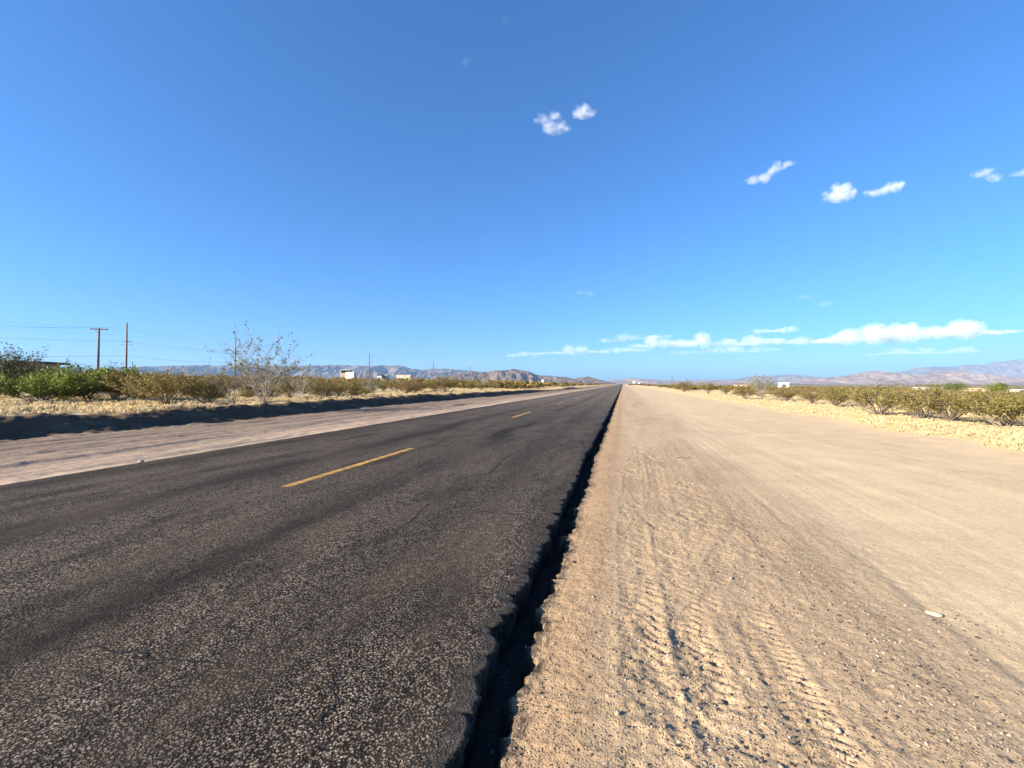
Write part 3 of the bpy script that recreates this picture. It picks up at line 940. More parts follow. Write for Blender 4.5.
okl = lambda x, y: x < -20.5 - (8 if y < 19 else 0) + 1.5 * float(vnoise(y * 0.2, 0.0, 3))
okr = lambda x, y: x > 11.6 + 1.3 * float(vnoise(y * 0.2, 5.0, 4))
GL, GR = 'creosote bushes left of the road', 'creosote bushes right of the road'
scatter(80, 24, 60, -10, 560, okl, 1.55, 0.5, 1.15, 'olive creosote bush, one of many filling the scrub left of the road', GL, True)
scatter(60, 55, 130, 0, 600, okl, 1.6, 0.8, 1.2, 'olive creosote bush, one of many filling the scrub left of the road', GL, False)
scatter(84, 17, 60, 640, 1034, okr, 1.7, 0.22, 0.70, 'olive creosote bush, one of many filling the scrub right of the road', GR, True)
scatter(60, 50, 130, 630, 1030, okr, 1.9, 0.42, 0.66, 'olive creosote bush, one of many filling the scrub right of the road', GR, False)

# --- far scrub that reads as one mass
def clump_template(seed):
    r = np.random.default_rng(seed)
    n = 46
    th = r.uniform(0, 2 * math.pi, n); rr = np.sqrt(r.random(n)); zz = r.random(n) ** 0.8
    c = np.stack([np.cos(th) * rr * (0.5 + 0.6 * zz), np.sin(th) * rr * (0.5 + 0.6 * zz), zz * (1 - 0.35 * rr ** 2)], 1)
    return leaf_cards(c, 0.26, r, 0.05, 2)


CT = [clump_template(500 + i) for i in range(5)]
n_ = 26000
d_ = 95.0 * (2600.0 / 95.0) ** (rng.random(n_) ** 1.15); p_ = rng.uniform(-450, 1450, n_)
d_ = np.where((p_ < -40) | (p_ > 1064), 40 + (d_ - 95) * 0.98, d_)
bx_ = FWD[0] * d_ + RGT[0] * (p_ - 512) / F * d_; by_ = FWD[1] * d_ + RGT[1] * (p_ - 512) / F * d_
k_ = (bx_ < -22 - 0.01 * by_) | (bx_ > 13.5 + 0.004 * by_)
k_ &= np.array([d > 130 or free(x, y, 1.4) for d, x, y in zip(d_, bx_, by_)])
bx_ = bx_[k_][:8600]; by_ = by_[k_][:8600]; d_ = d_[k_][:8600]; n_ = len(bx_)
hh_ = rng.uniform(1.0, 1.9, n_) * np.where(bx_ < 0, 1.0, 0.46) * (1.0 + 0.25 * np.minimum(1, d_ / 800.0)); ww_ = rng.uniform(0.8, 1.7, n_) * (1 + d_ / 700.0)
ex_ = [spot(random.uniform(627, 650), random.uniform(540, 590)) for _ in range(22)]
bx_ = np.concatenate([bx_, [e[0] for e in ex_]]); by_ = np.concatenate([by_, [e[1] for e in ex_]]); hh_ = np.concatenate([hh_, rng.uniform(1.2, 2.2, 22)]); ww_ = np.concatenate([ww_, rng.uniform(1, 2, 22)]); n_ = len(bx_)
a_ = rng.random(n_) * 6.28; z_ = base_height(bx_, by_)
fv = []; ff = []; off = 0
for q in range(5):
    cv, cf = CT[q]; k_ = np.arange(q, n_, 5); m_ = len(k_)
    c_, s_, w_ = np.cos(a_[k_])[:, None], np.sin(a_[k_])[:, None], ww_[k_][:, None]
    v_ = np.stack([(cv[None, :, 0] * c_ - cv[None, :, 1] * s_) * w_ + bx_[k_][:, None], (cv[None, :, 0] * s_ + cv[None, :, 1] * c_) * w_ + by_[k_][:, None],
                   cv[None, :, 2] * hh_[k_][:, None] + z_[k_][:, None]], -1).reshape(-1, 3)
    fv.append(v_); ff.append((cf[None] + (np.arange(m_) * len(cv))[:, None, None]).reshape(-1, 4) + off); off += len(v_)
fs = link('distant_scrub', raw_mesh('distant_scrub', np.concatenate(fv), np.concatenate(ff), M['creosote']))
tag(fs, 'far olive desert scrub spreading to the foot of the mountains', 'scrub', kind='stuff')

# --- dry grass
def grass_mesh(name, px_, py_, hts, per, width, seed, lean=0.5):
    r = np.random.default_rng(seed)
    n = len(px_) * per
    bx = np.repeat(px_, per) + r.normal(0, 0.05, n); by = np.repeat(py_, per) + r.normal(0, 0.05, n)
    bz = base_height(bx, by) + fine_height(bx, by) - 0.01
    h = np.repeat(hts, per) * r.uniform(0.5, 1.1, n)
    az = r.uniform(0, 2 * math.pi, n); le = r.uniform(0.1, 1, n) * lean * h
    dx = np.cos(az) * le; dy = np.sin(az) * le
    wx = -np.sin(az + r.normal(0, .6, n)) * width; wy = np.cos(az) * width
    v = np.stack([np.stack([bx - wx, by - wy, bz], 1), np.stack([bx + wx, by + wy, bz], 1),
                  np.stack([bx + dx * .45 + wx * .8, by + dy * .45 + wy * .8, bz + h * .62], 1),
                  np.stack([bx + dx, by + dy, bz + h * (1 - 0.25 * lean)], 1)], 1).reshape(-1, 3)
    f = np.arange(n * 4).reshape(-1, 4)
    return raw_mesh(name, v, f, M['straw'])


def spots_for_grass(n, dmin, dmax, pxa, pxb, ok):
    d = np.sqrt(rng.uniform(dmin ** 2, dmax ** 2, n * 8)) if dmax / dmin < 2 else np.exp(rng.uniform(math.log(dmin), math.log(dmax), n * 8))
    px = rng.uniform(pxa, pxb, n * 8)
    X = FWD[0] * d + RGT[0] * (px - 512) / F * d; Y = FWD[1] * d + RGT[1] * (px - 512) / F * d
    k = ok(X, Y) > rng.random(n * 8)
    return X[k][:n], Y[k][:n]


okg = lambda X, Y: sstep(7.9, 9.0, X + 0.6 * fbm(X, Y * 0.5, 93, 3)) * (1 - 0.75 * sstep(13, 30, X)) * (0.35 + 0.65 * sstep(-0.2, 0.25, fbm(X * 0.8, Y * 0.6, 110, 3)))
X1, Y1 = spots_for_grass(9000, 8.5, 130, 620, 1060, okg)
g = link('dry_grass', grass_mesh('dry_grass', X1, Y1, rng.uniform(0.04, 0.16, len(X1)), 18, 0.006, 1, 0.9))
tag(g, 'matted straw coloured dry grass along the right edge of the sand', 'grass', kind='stuff')
okg2 = lambda X, Y: sstep(0.75, 1.5, -14.85 + 0.35 * vnoise(Y / 6.0, 0.3, 50) + 1.0 * sstep(25, 70, Y) - X) * (1 - 0.7 * sstep(22, 40, -X)) * (0.06 + 0.94 * sstep(-0.02, 0.22, fbm(X * 0.55, Y * 0.35, 111, 3)))
X2, Y2 = spots_for_grass(6500, 11, 110, -40, 600, okg2)
g = link('dry_grass', grass_mesh('dry_grass', X2, Y2, rng.uniform(0.10, 0.30, len(X2)), 18, 0.007, 2, 0.7))
tag(g, 'tufted straw coloured dry grass on top of the left bank', 'grass', kind='stuff')

# ------------------------------------------------------------------ utility poles and wires
def pole_parts(t, H, kind):
    m = MB(); m.tube([(0, 0, -0.5), (0, 0, H * 0.5), (0, 0, H)], [0.19, 0.16, 0.12], 10); m.build('shaft', M['pole'], t, True)
    tops = []
    if kind == 'cross':
        a = MB(); a.box((0, 0, H - 0.18), (2.5, 0.13, 0.15)); a.build('crossarm', M['pole'], t)
        for x in (-1.15, -0.45, 0.45, 1.15):
            q = MB(); q.tube([(x, 0, H - 0.105), (x, 0, H + 0.02), (x, 0, H + 0.10)], [0.03, 0.06, 0.035], 8); q.build('insulator', M['insul'], t)
            tops.append((x, 0, H + 0.10))
        b = MB(); b.tube([(-0.7, 0.08, H - 0.26), (0, 0.12, H - 0.95)], 0.025, 6); b.build('brace', M['pole'], t)
    else:
        for k, (z, s) in enumerate(((H - 1.1, -1), (H - 1.75, 1), (H - 2.4, -1))):
            q = MB(); q.tube([(s * 0.10, 0, z), (s * 0.45, 0, z + 0.04), (s * 0.78, 0, z + 0.06)], [0.04, 0.07, 0.05], 8); q.build('insulator', M['insul'], t)
            tops.append((s * 0.78, 0, z + 0.06))
        a = MB(); a.box((0, 0.16, H - 4.0), (2.2, 0.12, 0.14)); a.build('crossarm', M['pole'], t)
        for x in (-1.25, 1.05):
            q = MB(); q.box((x, 0.02, H - 4.65), (0.75, 0.12, 0.12)); q.build('lower_arm', M['pole'], t)
        q = MB(); q.box((-0.28, 0, H * 0.44), (0.35, 0.3, 0.42)); q.build('cable_box', M['insul'], t)
        tops.append((-1.0, 0.16, H - 3.9)); tops.append((1.0, 0.16, H - 3.9)); tops.append((-0.28, 0, H * 0.44 + 0.2))
    return tops


POLES = []
spec = [
    (126, 97.0, 323, 'tall', 'tallest utility pole at left with short insulators, behind the green bushes'),
    (235, 126.0, 337, 'tall', 'utility pole just left of the tall bare grey shrub'),
    (369, 193.0, 353, 'tall', 'thin utility pole right of the white shed and box trailer'),
    (433, 263.0, 361, 'tall', 'distant utility pole right of the pale mobile home'),
    (470, 322.0, 365.5, 'tall', 'farthest utility pole of the left row, before the brown hills'),
]
x0_, y0_ = -105.0, 5.0
attach = []
for px, d, pt, kind, lab in spec:
    x, y = spot(px, d)
    z = ground_z(x, y); H = level(pt, d) - z
    t = thing('utility_pole', lab, 'utility pole', (x, y, z), R(3), 'utility poles along the left of the road')
    t.rotation_euler = (0, R(1.2), R(3))
    tops = pole_parts(t, H, kind)
    attach.append([(x + a + (b_ := 0), y + b, z + c) for a, b, c in tops])
x, y = spot(97.5, 71.0); z = ground_z(x, y); H = level(328, 71) - z
t = thing('utility_pole', 'wooden pole with a single wide crossarm, leftmost pole in view', 'utility pole', (x, y, z), R(38), 'utility poles along the left of the road')
t.rotation_euler = (0, R(1.6), R(22))
tp = pole_parts(t, H, 'cross')
for px, d, pt, lab in ((672, 400, 376, 'far thin utility pole on the right, above the right scrub'), (632, 620, 378, 'tiny utility pole beside the white houses at the end of the road'), (686, 520, 378.5, 'faint utility pole right of the far thin one in the right scrub'), (132.5, 300, 362, 'faint short pole just right of the tallest utility pole')):
    x, y = spot(px, d); z = ground_z(x, y); H = level(pt, d) - z
    t = thing('utility_pole', lab, 'utility pole', (x, y, z), 0.3, 'far utility poles')
    m = MB(); m.tube([(0, 0, -0.3), (0, 0, H)], [0.22, 0.17], 8); m.build('shaft', M['pole'], t)
    m = MB(); m.box((0, 0, H - 0.5), (2.4, 0.14, 0.16)); m.build('crossarm', M['pole'], t)


def wire(a, b, sag, rad, label, n=24):
    pts = []
    for i in range(n + 1):
        f = i / n
        pts.append([a[k] + (b[k] - a[k]) * f for k in range(3)]); pts[-1][2] -= sag * 4 * f * (1 - f)
    m = MB(); m.tube(pts, rad, 5)
    o = m.build('overhead_wire', M['wire'])
    return tag(o, label, 'wire', 'overhead wires')


prev = [(-105.0 + (p[0] - attach[0][0][0]) * 1.0, y0_, p[2] - 0.3) for p in attach[0]]
wl = ['topmost', 'upper', 'third', 'left crossarm', 'right crossarm', 'lowest thick']
for s in range(5):
    A_ = prev if s == 0 else attach[s - 1]
    B_ = attach[s]
    for k in range(6):
        if k in (3, 4) and s > 1: continue
        where = ['leaving the left picture border for the tallest pole', 'between the tallest pole and the pole at the bare shrub',
                 'between the pole at the bare shrub and the pole by the shed', 'between the pole by the shed and the next one', 'between the two farthest poles of the left row'][s]
        wire(A_[k], B_[k], 1.5 if s != 1 else 0.5, 0.018 if k == 5 else 0.008, f'{wl[k]} wire {where}')
cx_, cy_ = spot(97.5, 71.0); cz_ = ground_z(cx_, cy_)
Hc = level(328, 71) - cz_
for k, sx in enumerate((-1.15, 1.15)):
    a = (cx_ + sx * math.cos(R(22)), cy_ + sx * math.sin(R(22)), cz_ + Hc + 0.1)
    wire((a[0] - 40, a[1] - 38, a[2] + 0.3), a, 1.0, 0.008, ['left', 'right'][k] + ' wire from the crossarm pole out past the left picture border')

# ------------------------------------------------------------------ buildings in the scrub
def house(name, label, px, d, w, dep, top, rz, wall, roofm, roof='gable', windows=2, door=True, cat='house', ov=0.3, rh=0.9):
    x, y = spot(px, d); z = ground_z(x, y)
    H = level(top, d) - z
    face = math.atan2(FWD[0] * -1, FWD[1])
    t = thing(name, label, cat, (x, y, z), YAW + R(rz))
    wh = H - (rh if roof == 'gable' else 0.22)
    m = MB(); m.box((0, 0, wh / 2 - 0.15), (w, dep, wh + 0.3))
    if roof == 'gable':
        e = 0.0
        m.add([(-w / 2, -dep / 2, wh), (-w / 2, dep / 2, wh), (-w / 2, 0, wh + rh), (w / 2, -dep / 2, wh), (w / 2, dep / 2, wh), (w / 2, 0, wh + rh)],
              [(0, 2, 1), (3, 4, 5)])
    wo = m.build('wall', wall, t)
    r = MB()
    if roof == 'gable':
        k = rh / (dep / 2)
        for s in (-1, 1):
            lo = (s * (dep / 2 + ov), wh - ov * k); hi = (0, wh + rh)
            L = w / 2 + ov
            v = [(-L, lo[0], lo[1]), (L, lo[0], lo[1]), (L, hi[0], hi[1]), (-L, hi[0], hi[1])]
            v += [(a, b, c + 0.14) for a, b, c in v]
            r.add(v, [(3, 2, 1, 0), (4, 5, 6, 7), (0, 1, 5, 4), (1, 2, 6, 5), (2, 3, 7, 6), (3, 0, 4, 7)])
    else:
        r.box((0, 0, wh + 0.11), (w + 2 * ov, dep + 2 * ov, 0.22))
    r.build('roof', roofm, t)
    for k in range(windows):
        xx = -w / 2 + w * (k + 0.7) / (windows + 0.5)
        f = MB(); f.box((xx, -dep / 2 - 0.02, wh * 0.62), (1.2, 0.08, 0.95)); fo = f.build('window', M['white'] if wall is not M['white'] else M['insul'], t)
        f = MB(); f.box((xx, -dep / 2 - 0.065, wh * 0.62), (1.05, 0.03, 0.8)); f.build('pane', M['glass'], fo)
    if door:
        f = MB(); f.box((w * 0.42, -dep / 2 - 0.03, 1.0), (0.9, 0.08, 2.0)); f.build('door', M['brownroof'], t)
    return t


house('house', 'low house with a dark flat roof behind the far left bushes', 24, 48.0, 4.2, 3.6, 361.8, 12, M['tan'], M['darkroof'], 'flat', 2, True, 'house', 0.6)
# shed with a bay whose shade is a near-black block, white trailer parked in front
x, y = spot(346, 205); z = ground_z(x, y); H = level(369.6, 205) - z
sh = thing('shed', 'cream shed with a dark open gable and pale roof behind the white box trailer', 'shed', (x, y, z), YAW + R(8))
m = MB(); m.box((0, 0, (H - 1.6) / 2), (4.2, 4.5, H - 1.6)); m.build('wall', M['cream'], sh)
m = MB()
for sx in (-2.0, 2.0): m.box((sx, -2.1, H - 0.95), (0.25, 0.25, 1.3))
m.box((0, 2.1, H - 0.95), (4.2, 0.15, 1.3)); m.build('post', M['white'], sh)
m = MB(); m.box((0, 0.6, H - 1.0), (3.7, 2.4, 1.15)); m.build('bay_shade_block', M['bay_shade'], sh)
m = MB()
v = [(-2.5, -2.6, H - 0.28), (2.5, -2.6, H - 0.28), (2.2, 0, H), (-2.2, 0, H), (-2.5, 2.6, H - 0.28), (2.5, 2.6, H - 0.28)]
v += [(a, b, c - 0.12) for a, b, c in v]
m.add(v, [(0, 1, 2, 3), (3, 2, 5, 4), (9, 8, 7, 6), (10, 11, 8, 9), (0, 6, 7, 1), (4, 5, 11, 10), (0, 3, 9, 6), (3, 4, 10, 9), (1, 7, 8, 2), (2, 8, 11, 5)])
m.build('roof', M['paleroof'], sh)
x, y = spot(351.2, 196); z = ground_z(x, y); H = level(372.2, 196) - z
tr = thing('box_trailer', 'white box trailer standing before the cream shed in the left scrub', 'trailer', (x, y, z), YAW + R(-14))
m = MB(); m.box((0, 0, H / 2 + 0.3), (4.0, 2.3, H - 0.6)); m.build('body', M['white'], tr)
m = MB(); m.box((0, 0, H + 0.02), (4.1, 2.4, 0.05)); m.build('roof', M['paleroof'], tr)
m = MB(); m.box((-2.4, 0, 0.5), (1.2, 0.12, 0.12)); m.build('hitch', M['insul'], tr)
for sy in (-1.0, 1.0):
    m = MB(); m.tube([(0.4, sy - 0.12, 0.36), (0.4, sy + 0.12, 0.36)], 0.36, 14); m.build('wheel', M['rubber'], tr)

house('outbuilding', 'small white outbuilding with a dark roof beside the third utility pole', 380.0, 250, 2.4, 3.0, 374.6, 0, M['white'], M['darkroof'], 'gable', 1, False, 'outbuilding', 0.2, 0.5)
house('outbuilding', 'blue grey outbuilding right of the small white one in the left scrub', 386.0, 252, 2.6, 3.0, 374.8, 0, M['greywall'], M['paleroof'], 'flat', 1, True, 'outbuilding', 0.1)
house('mobile_home', 'long cream mobile home with a white roof in the left scrub', 404.5, 300, 10.0, 4.0, 374.9, -6, M['cream'], M['paleroof'], 'flat', 3, True, 'mobile home', 0.2)
house('house', 'tiny white house in the far left scrub near the end of the road', 544.5, 420, 4.0, 4.0, 378.9, 20, M['white'], M['brownroof'], 'gable', 1, True, 'house', 0.3, 1.0)
house('house', 'white two storey house at the end of the road, left of its neighbour', 634, 640, 3.2, 3.2, 381.2, -10, M['white'], M['paleroof'], 'gable', 2, True, 'house', 0.3, 1.2)
house('house', 'low white house at the end of the road, right of the two storey one', 640.5, 600, 4.5, 4.0, 382.2, 10, M['white'], M['paleroof'], 'gable', 2, True, 'house', 0.3, 0.8)
house('house', 'cream house half hidden by scrub left of the tall sparse shrub', 741, 260, 7.0, 5.0, 383.2, -20, M['cream'], M['brownroof'], 'gable', 2, True, 'house', 0.3, 0.7)
house('house', 'plain white house standing clear above the right scrub', 783.5, 170, 3.2, 2.2, 382.4, -18, M['white'], M['paleroof'], 'flat', 1, False, 'house', 0.1)
house('mobile_home', 'long white mobile home between two trees on the right', 929, 150, 8.0, 4.0, 387.4, -12, M['white'], M['paleroof'], 'gable', 2, True, 'mobile home', 0.2, 0.35)
house('house', 'low tan house with a brown roof between the two green trees on the right', 979, 140, 7.5, 6.0, 388.0, -16, M['tan'], M['tan'], 'flat', 2, True, 'house', 0.3)
house('house', 'white house cut by the right picture border', 1021, 135, 6.0, 5.0, 389.2, -16, M['white'], M['paleroof'], 'flat', 2, False, 'house', 0.2)

# trees beside the houses
def tree(label, px, d, top, w, mat, seed, sparse=False):
    x, y = spot(px, d); z = ground_z(x, y); H = level(top, d) - z
    r = np.random.default_rng(seed)
    lines = [(np.array([(0, 0, -0.2), (0.1, 0, H * 0.25), (0.0, 0.1, H * 0.5)]), np.array([0.18, 0.14, 0.08]))]
    tips = []
    for k in range(16 if not sparse else 9):
        az = r.uniform(0, 6.28); el = r.uniform(0.15, 1.3)
        L = w * r.uniform(0.6, 1.0)
        d_ = np.array([math.cos(az) * math.cos(el) * L, math.sin(az) * math.cos(el) * L, math.sin(el) * H * 0.62])
        t = np.linspace(0, 1, 5)[:, None]
        p = np.array([0, 0, H * 0.3]) + d_ * t + r.normal(0, 0.08 * w, (5, 3)) * t
        p[:, 2] = np.minimum(p[:, 2], H * 0.97)
        lines.append((p, 0.07 * (1 - 0.8 * t[:, 0])))
        for _ in range(10 if not sparse else 3):
            tips.append(p[r.integers(2, 5)] + r.normal(0, 0.15 * w, 3) * np.array([1, 1, 0.5]))
    tips = np.array(tips); tips[:, 2] = np.clip(tips[:, 2], H * 0.15, H)
    tv, tf = tubes_np(lines, 5)
    lv, lf = leaf_cards(tips, 0.12, r, 0.16 * w if not sparse else 0.12 * w, 22)
    t = thing('tree', label, 'tree', (x, y, z), 0, 'trees among the houses on the right')
    link('trunk', raw_mesh('trunk', tv, tf, M['twig'], True), t)
    link('crown', raw_mesh('crown', lv, lf, mat), t)


tree('sparse thin tree with yellow foliage rising behind the long white mobile home', 931, 135, 381.8, 2.4, M['treeleaf'], 601, True)
tree('broad yellow green tree between the mobile home and the tan house', 956, 130, 382.8, 3.2, M['treeleaf'], 602)
tree('dense round green tree right of the tan house', 997, 128, 384.0, 3.0, M['mesquite'], 603)

# ------------------------------------------------------------------ far car on the road
x, y = -2.55, 470.0
car = thing('parked_car' if False else 'car', 'tiny dark car far along the right lane near the vanishing point', 'car', (x, y, float(road_z(x, y))), 0)
m = MB()
prof = [(-2.2, 0.35), (2.2, 0.35), (2.25, 0.75), (1.3, 0.92), (0.7, 1.42), (-1.2, 1.45), (-1.9, 0.98), (-2.25, 0.9)]
v = [(-0.9, a, b) for a, b in prof] + [(0.9, a, b) for a, b in prof]
n = len(prof)
m.add(v, [tuple(range(n)), tuple(range(2 * n - 1, n - 1, -1))] + [(i, i + n, (i + 1) % n + n, (i + 1) % n) for i in range(n)])
m.build('body', M['carpaint'], car)
m = MB(); m.add([(-0.72, -1.36, 1.36), (0.72, -1.36, 1.36), (0.75, -1.86, 1.06), (-0.75, -1.86, 1.06)], [(0, 1, 2, 3)])
bw = m.build('rear_window', M['glass'], car); bw.location = (0, -0.03, 0.02)
for sx in (-0.82, 0.82):
    for yy in (-1.35, 1.35):
        m = MB(); m.tube([(sx - 0.1, yy, 0.33), (sx + 0.1, yy, 0.33)], 0.33, 14); m.build('wheel', M['rubber'], car)
    m = MB(); m.box((sx * 0.85, -2.26, 0.8), (0.3, 0.06, 0.14)); m.build('tail_lamp', M['redlens'], car)

# ------------------------------------------------------------------ mountains
def range_(name, label, prof, D, depth, mat, seed, rough=0.5, step=0.5):
    pxs = np.arange(prof[0][0], prof[-1][0] + 0.01, step)
    top = np.interp(pxs, [p[0] for p in prof], [p[1] for p in prof])
    top = top + 0.5 * fbm(pxs / 4.0, pxs * 0, seed, 3)
    nv = 44
    vv = np.linspace(0, 1, nv)
    U, T = np.meshgrid(pxs, vv, indexing='ij')
    dist = D + (T - 0.5) * depth
    Hm = np.maximum(CH + (384.0 - top) * D / F, 2.0)[:, None]
    shape = np.where(T < 0.5, (T / 0.5) ** 1.35, ((1 - T) / 0.5) ** 1.1)
    sx = U * (D / F) / (depth * 0.13)
    sy = T * depth / (depth * 0.22)
    rid = 1 - np.abs(fbm(sx, sy, seed + 5, 5, 0.55)) * 2
    env = 4 * shape * (1 - shape)
    z = Hm * np.clip(shape + rough * env * (rid - 0.45) * 0.55, 0, 1.0 + 0 * shape) - 9
    lat = (U - 512.0) / F * D
    X = FWD[0] * dist + RGT[0] * lat; Y = FWD[1] * dist + RGT[1] * lat
    V = np.stack([X, Y, z], -1).reshape(-1, 3)
    nu = len(pxs)
    ii = np.arange(nu * nv).reshape(nu, nv)
    f = np.stack([ii[:-1, :-1], ii[1:, :-1], ii[1:, 1:], ii[:-1, 1:]], -1).reshape(-1, 4)
    o = link(name, raw_mesh(name, V, f, mat, False))
    return tag(o, label, 'mountains', kind='structure')


mr_blue = make_rock_range_mat('far_range_rock', (0.085, 0.075, 0.072), (0.155, 0.132, 0.12), 0.0012)
mr_brown = make_rock_range_mat('near_hill_rock', (0.085, 0.060, 0.048), (0.16, 0.115, 0.092), 0.0035)
mr_pink = make_rock_range_mat('pale_hill_rock', (0.17, 0.13, 0.115), (0.25, 0.195, 0.17), 0.0025)
range_('mountains', 'long blue grey mountain range behind the left scrub',
       [(-80, 374), (40, 371), (130, 366.5), (180, 365), (240, 364.3), (300, 365.5), (342, 364), (365, 365.5), (398, 364.3), (412, 368), (422, 369.5), (432, 367.5), (450, 368.5), (470, 370), (500, 373), (540, 379), (560, 383)], 9500, 3600, mr_blue, 700, 0.7)
range_('mountains', 'brown rocky hills left of the end of the road',
       [(425, 381), (445, 375), (462, 372), (470, 371), (480, 371), (495, 369.5), (505, 369), (514, 367.8), (525, 370), (540, 374), (552, 375.3), (562, 376), (575, 378), (581, 376.5), (588, 375.5), (596, 378), (604, 380.5), (614, 383)], 5000, 1500, mr_brown, 710, 0.7, 0.35)
range_('hills', 'low pale hills straight beyond the end of the road',
       [(585, 383), (610, 380), (632, 377.5), (650, 379), (680, 380.2), (700, 379.5), (735, 379.5), (765, 382)], 8000, 2200, mr_pink, 720, 0.5)
range_('mountains', 'faint blue ridge behind the tall sparse shrub on the right',
       [(715, 382), (735, 379), (750, 376.5), (770, 375.5), (790, 374), (806, 375), (820, 377.5), (840, 380)], 11500, 2600, mr_blue, 730, 0.6)
range_('hills', 'pinkish bare hills behind the right scrub and houses',
       [(785, 383), (800, 380), (815, 377.5), (840, 376), (858, 373.5), (868, 371.5), (877, 370.2), (888, 371.5), (900, 374.5), (925, 374), (935, 371.5), (960, 370), (970, 374), (1000, 376), (1060, 377.5), (1140, 382)], 6500, 2200, mr_pink, 740, 0.6)
range_('mountains', 'tall hazy blue mountain rising at the right picture border',
       [(840, 381), (870, 375), (890, 372), (905, 371), (920, 367), (935, 365.5), (955, 366), (968, 364.5), (985, 364.5), (1000, 361), (1024, 358), (1060, 357.5), (1120, 360), (1220, 366)], 13500, 3800, mr_blue, 750, 0.6)

# ------------------------------------------------------------------ haze: the air between here and the mountains
HB = 16800.0
m = MB(); m.box((0, 0, (860 - 40) / 2.0), (2 * HB, 2 * HB, 900))
hm, nt = new_mat('haze_air')
pv = N(nt, 'ShaderNodeVolumePrincipled', {'Color': (0.38, 0.62, 1.0, 1), 'Density': 0.000033, 'Anisotropy': 0.0})
N(nt, 'ShaderNodeOutputMaterial', {'Volume': pv.outputs[0]})
haze = m.build('haze', hm)
tag(haze, 'thin pale haze filling the air over the desert', 'haze', kind='stuff')

# ------------------------------------------------------------------ clouds
def cloud(label, lobes, D, dens, seed, group, thr=0.42, nsc=2.3, thin=1.0):
    """lobes: (column, row, half width px, half height px); real puffs of vapour at distance D along the view"""
    import bmesh
    bm = bmesh.new()
    k = D / F
    r = random.Random(seed)
    cx = sum(l[0] for l in lobes) / len(lobes); cy = sum(l[1] for l in lobes) / len(lobes)
    x0, y0 = spot(cx, D); z0 = level(cy, D)
    locs = []
    for (px, py, rx, rz_) in lobes:
        rx *= 1.15; rz_ *= 1.15 * thin
        x, y = spot(px, D + r.uniform(-0.4, 0.4) * rx * k); z = level(py, D)
        locs.append((x - x0, y - y0, z - z0, rx * k * 1.05, 0.5 * (rx + rz_) * k * 1.05, rz_ * k * 1.05))
        g = bmesh.ops.create_icosphere(bm, subdivisions=3, radius=1.0)
        for v in g['verts']:
            c = v.co.copy()
            a = np.array([c.x, c.y, c.z])
            w = 1 + 0.22 * float(vnoise(a[0] * 1.7 + px, a[1] * 1.7 + a[2] * 1.3, seed))
            lx, ly, lz = c.x * rx * k * w, c.y * (0.5 * (rx + rz_)) * k * w, c.z * rz_ * k * w
            v.co = (x - x0 + RGT[0] * lx + FWD[0] * ly, y - y0 + RGT[1] * lx + FWD[1] * ly, z - z0 + lz)
    me = bpy.data.meshes.new('cloud'); bm.to_mesh(me); bm.free()
    o = link('cloud', me)
    md = o.modifiers.new('r', 'REMESH'); md.mode = 'VOXEL'; md.voxel_size = min(min(l[3] for l in lobes), 8) * k * 0.22
    dg = bpy.context.evaluated_depsgraph_get()
    me2 = bpy.data.meshes.new_from_object(o.evaluated_get(dg))
    o.modifiers.clear(); o.data = me2
    o.location = (x0, y0, z0)
    mat, nt = new_mat('cloud_vapour')
    vec = coords(nt, (1 / (k * 10.0),) * 3, obj=True)
    n = noise(nt, vec, nsc * 0.55, 7.0, 0.7)
    raw = coords(nt, obj=True)
    fall = None
    for lx, ly, lz, ra, rb, rc in locs:
        d0_ = N(nt, 'ShaderNodeVectorMath', {0: raw, 1: (lx, ly, lz)}, operation='SUBTRACT').outputs[0]
        d1_ = N(nt, 'ShaderNodeMapping', {'Vector': d0_, 'Rotation': (0, 0, YAW), 'Scale': (ra, rb, rc)}, vector_type='TEXTURE').outputs[0]
        q = math_(nt, 'SUBTRACT', 1.0, N(nt, 'ShaderNodeVectorMath', {0: d1_}, operation='LENGTH').outputs['Value'])
        fall = q if fall is None else math_(nt, 'MAXIMUM', fall, q)
    e = math_(nt, 'ADD', fall, math_(nt, 'MULTIPLY', math_(nt, 'SUBTRACT', n, 0.5 + (thr - 0.42)), 3.6))
    dn = math_(nt, 'MULTIPLY', ramp(nt, e, [(0.15, 0.0), (1.15, 1.0)]), (0.13 if D < 20000 else 0.24) * dens / (k * 10.0))
    pv = N(nt, 'ShaderNodeVolumePrincipled', {'Color': (1, 1, 1, 1), 'Anisotropy': 0.0})
    nt.links.new(dn, pv.inputs['Density'])
    N(nt, 'ShaderNodeOutputMaterial', {'Volume': pv.outputs[0]})
    me2.materials.clear(); me2.materials.append(mat)
    return tag(o, label, 'cloud', group)


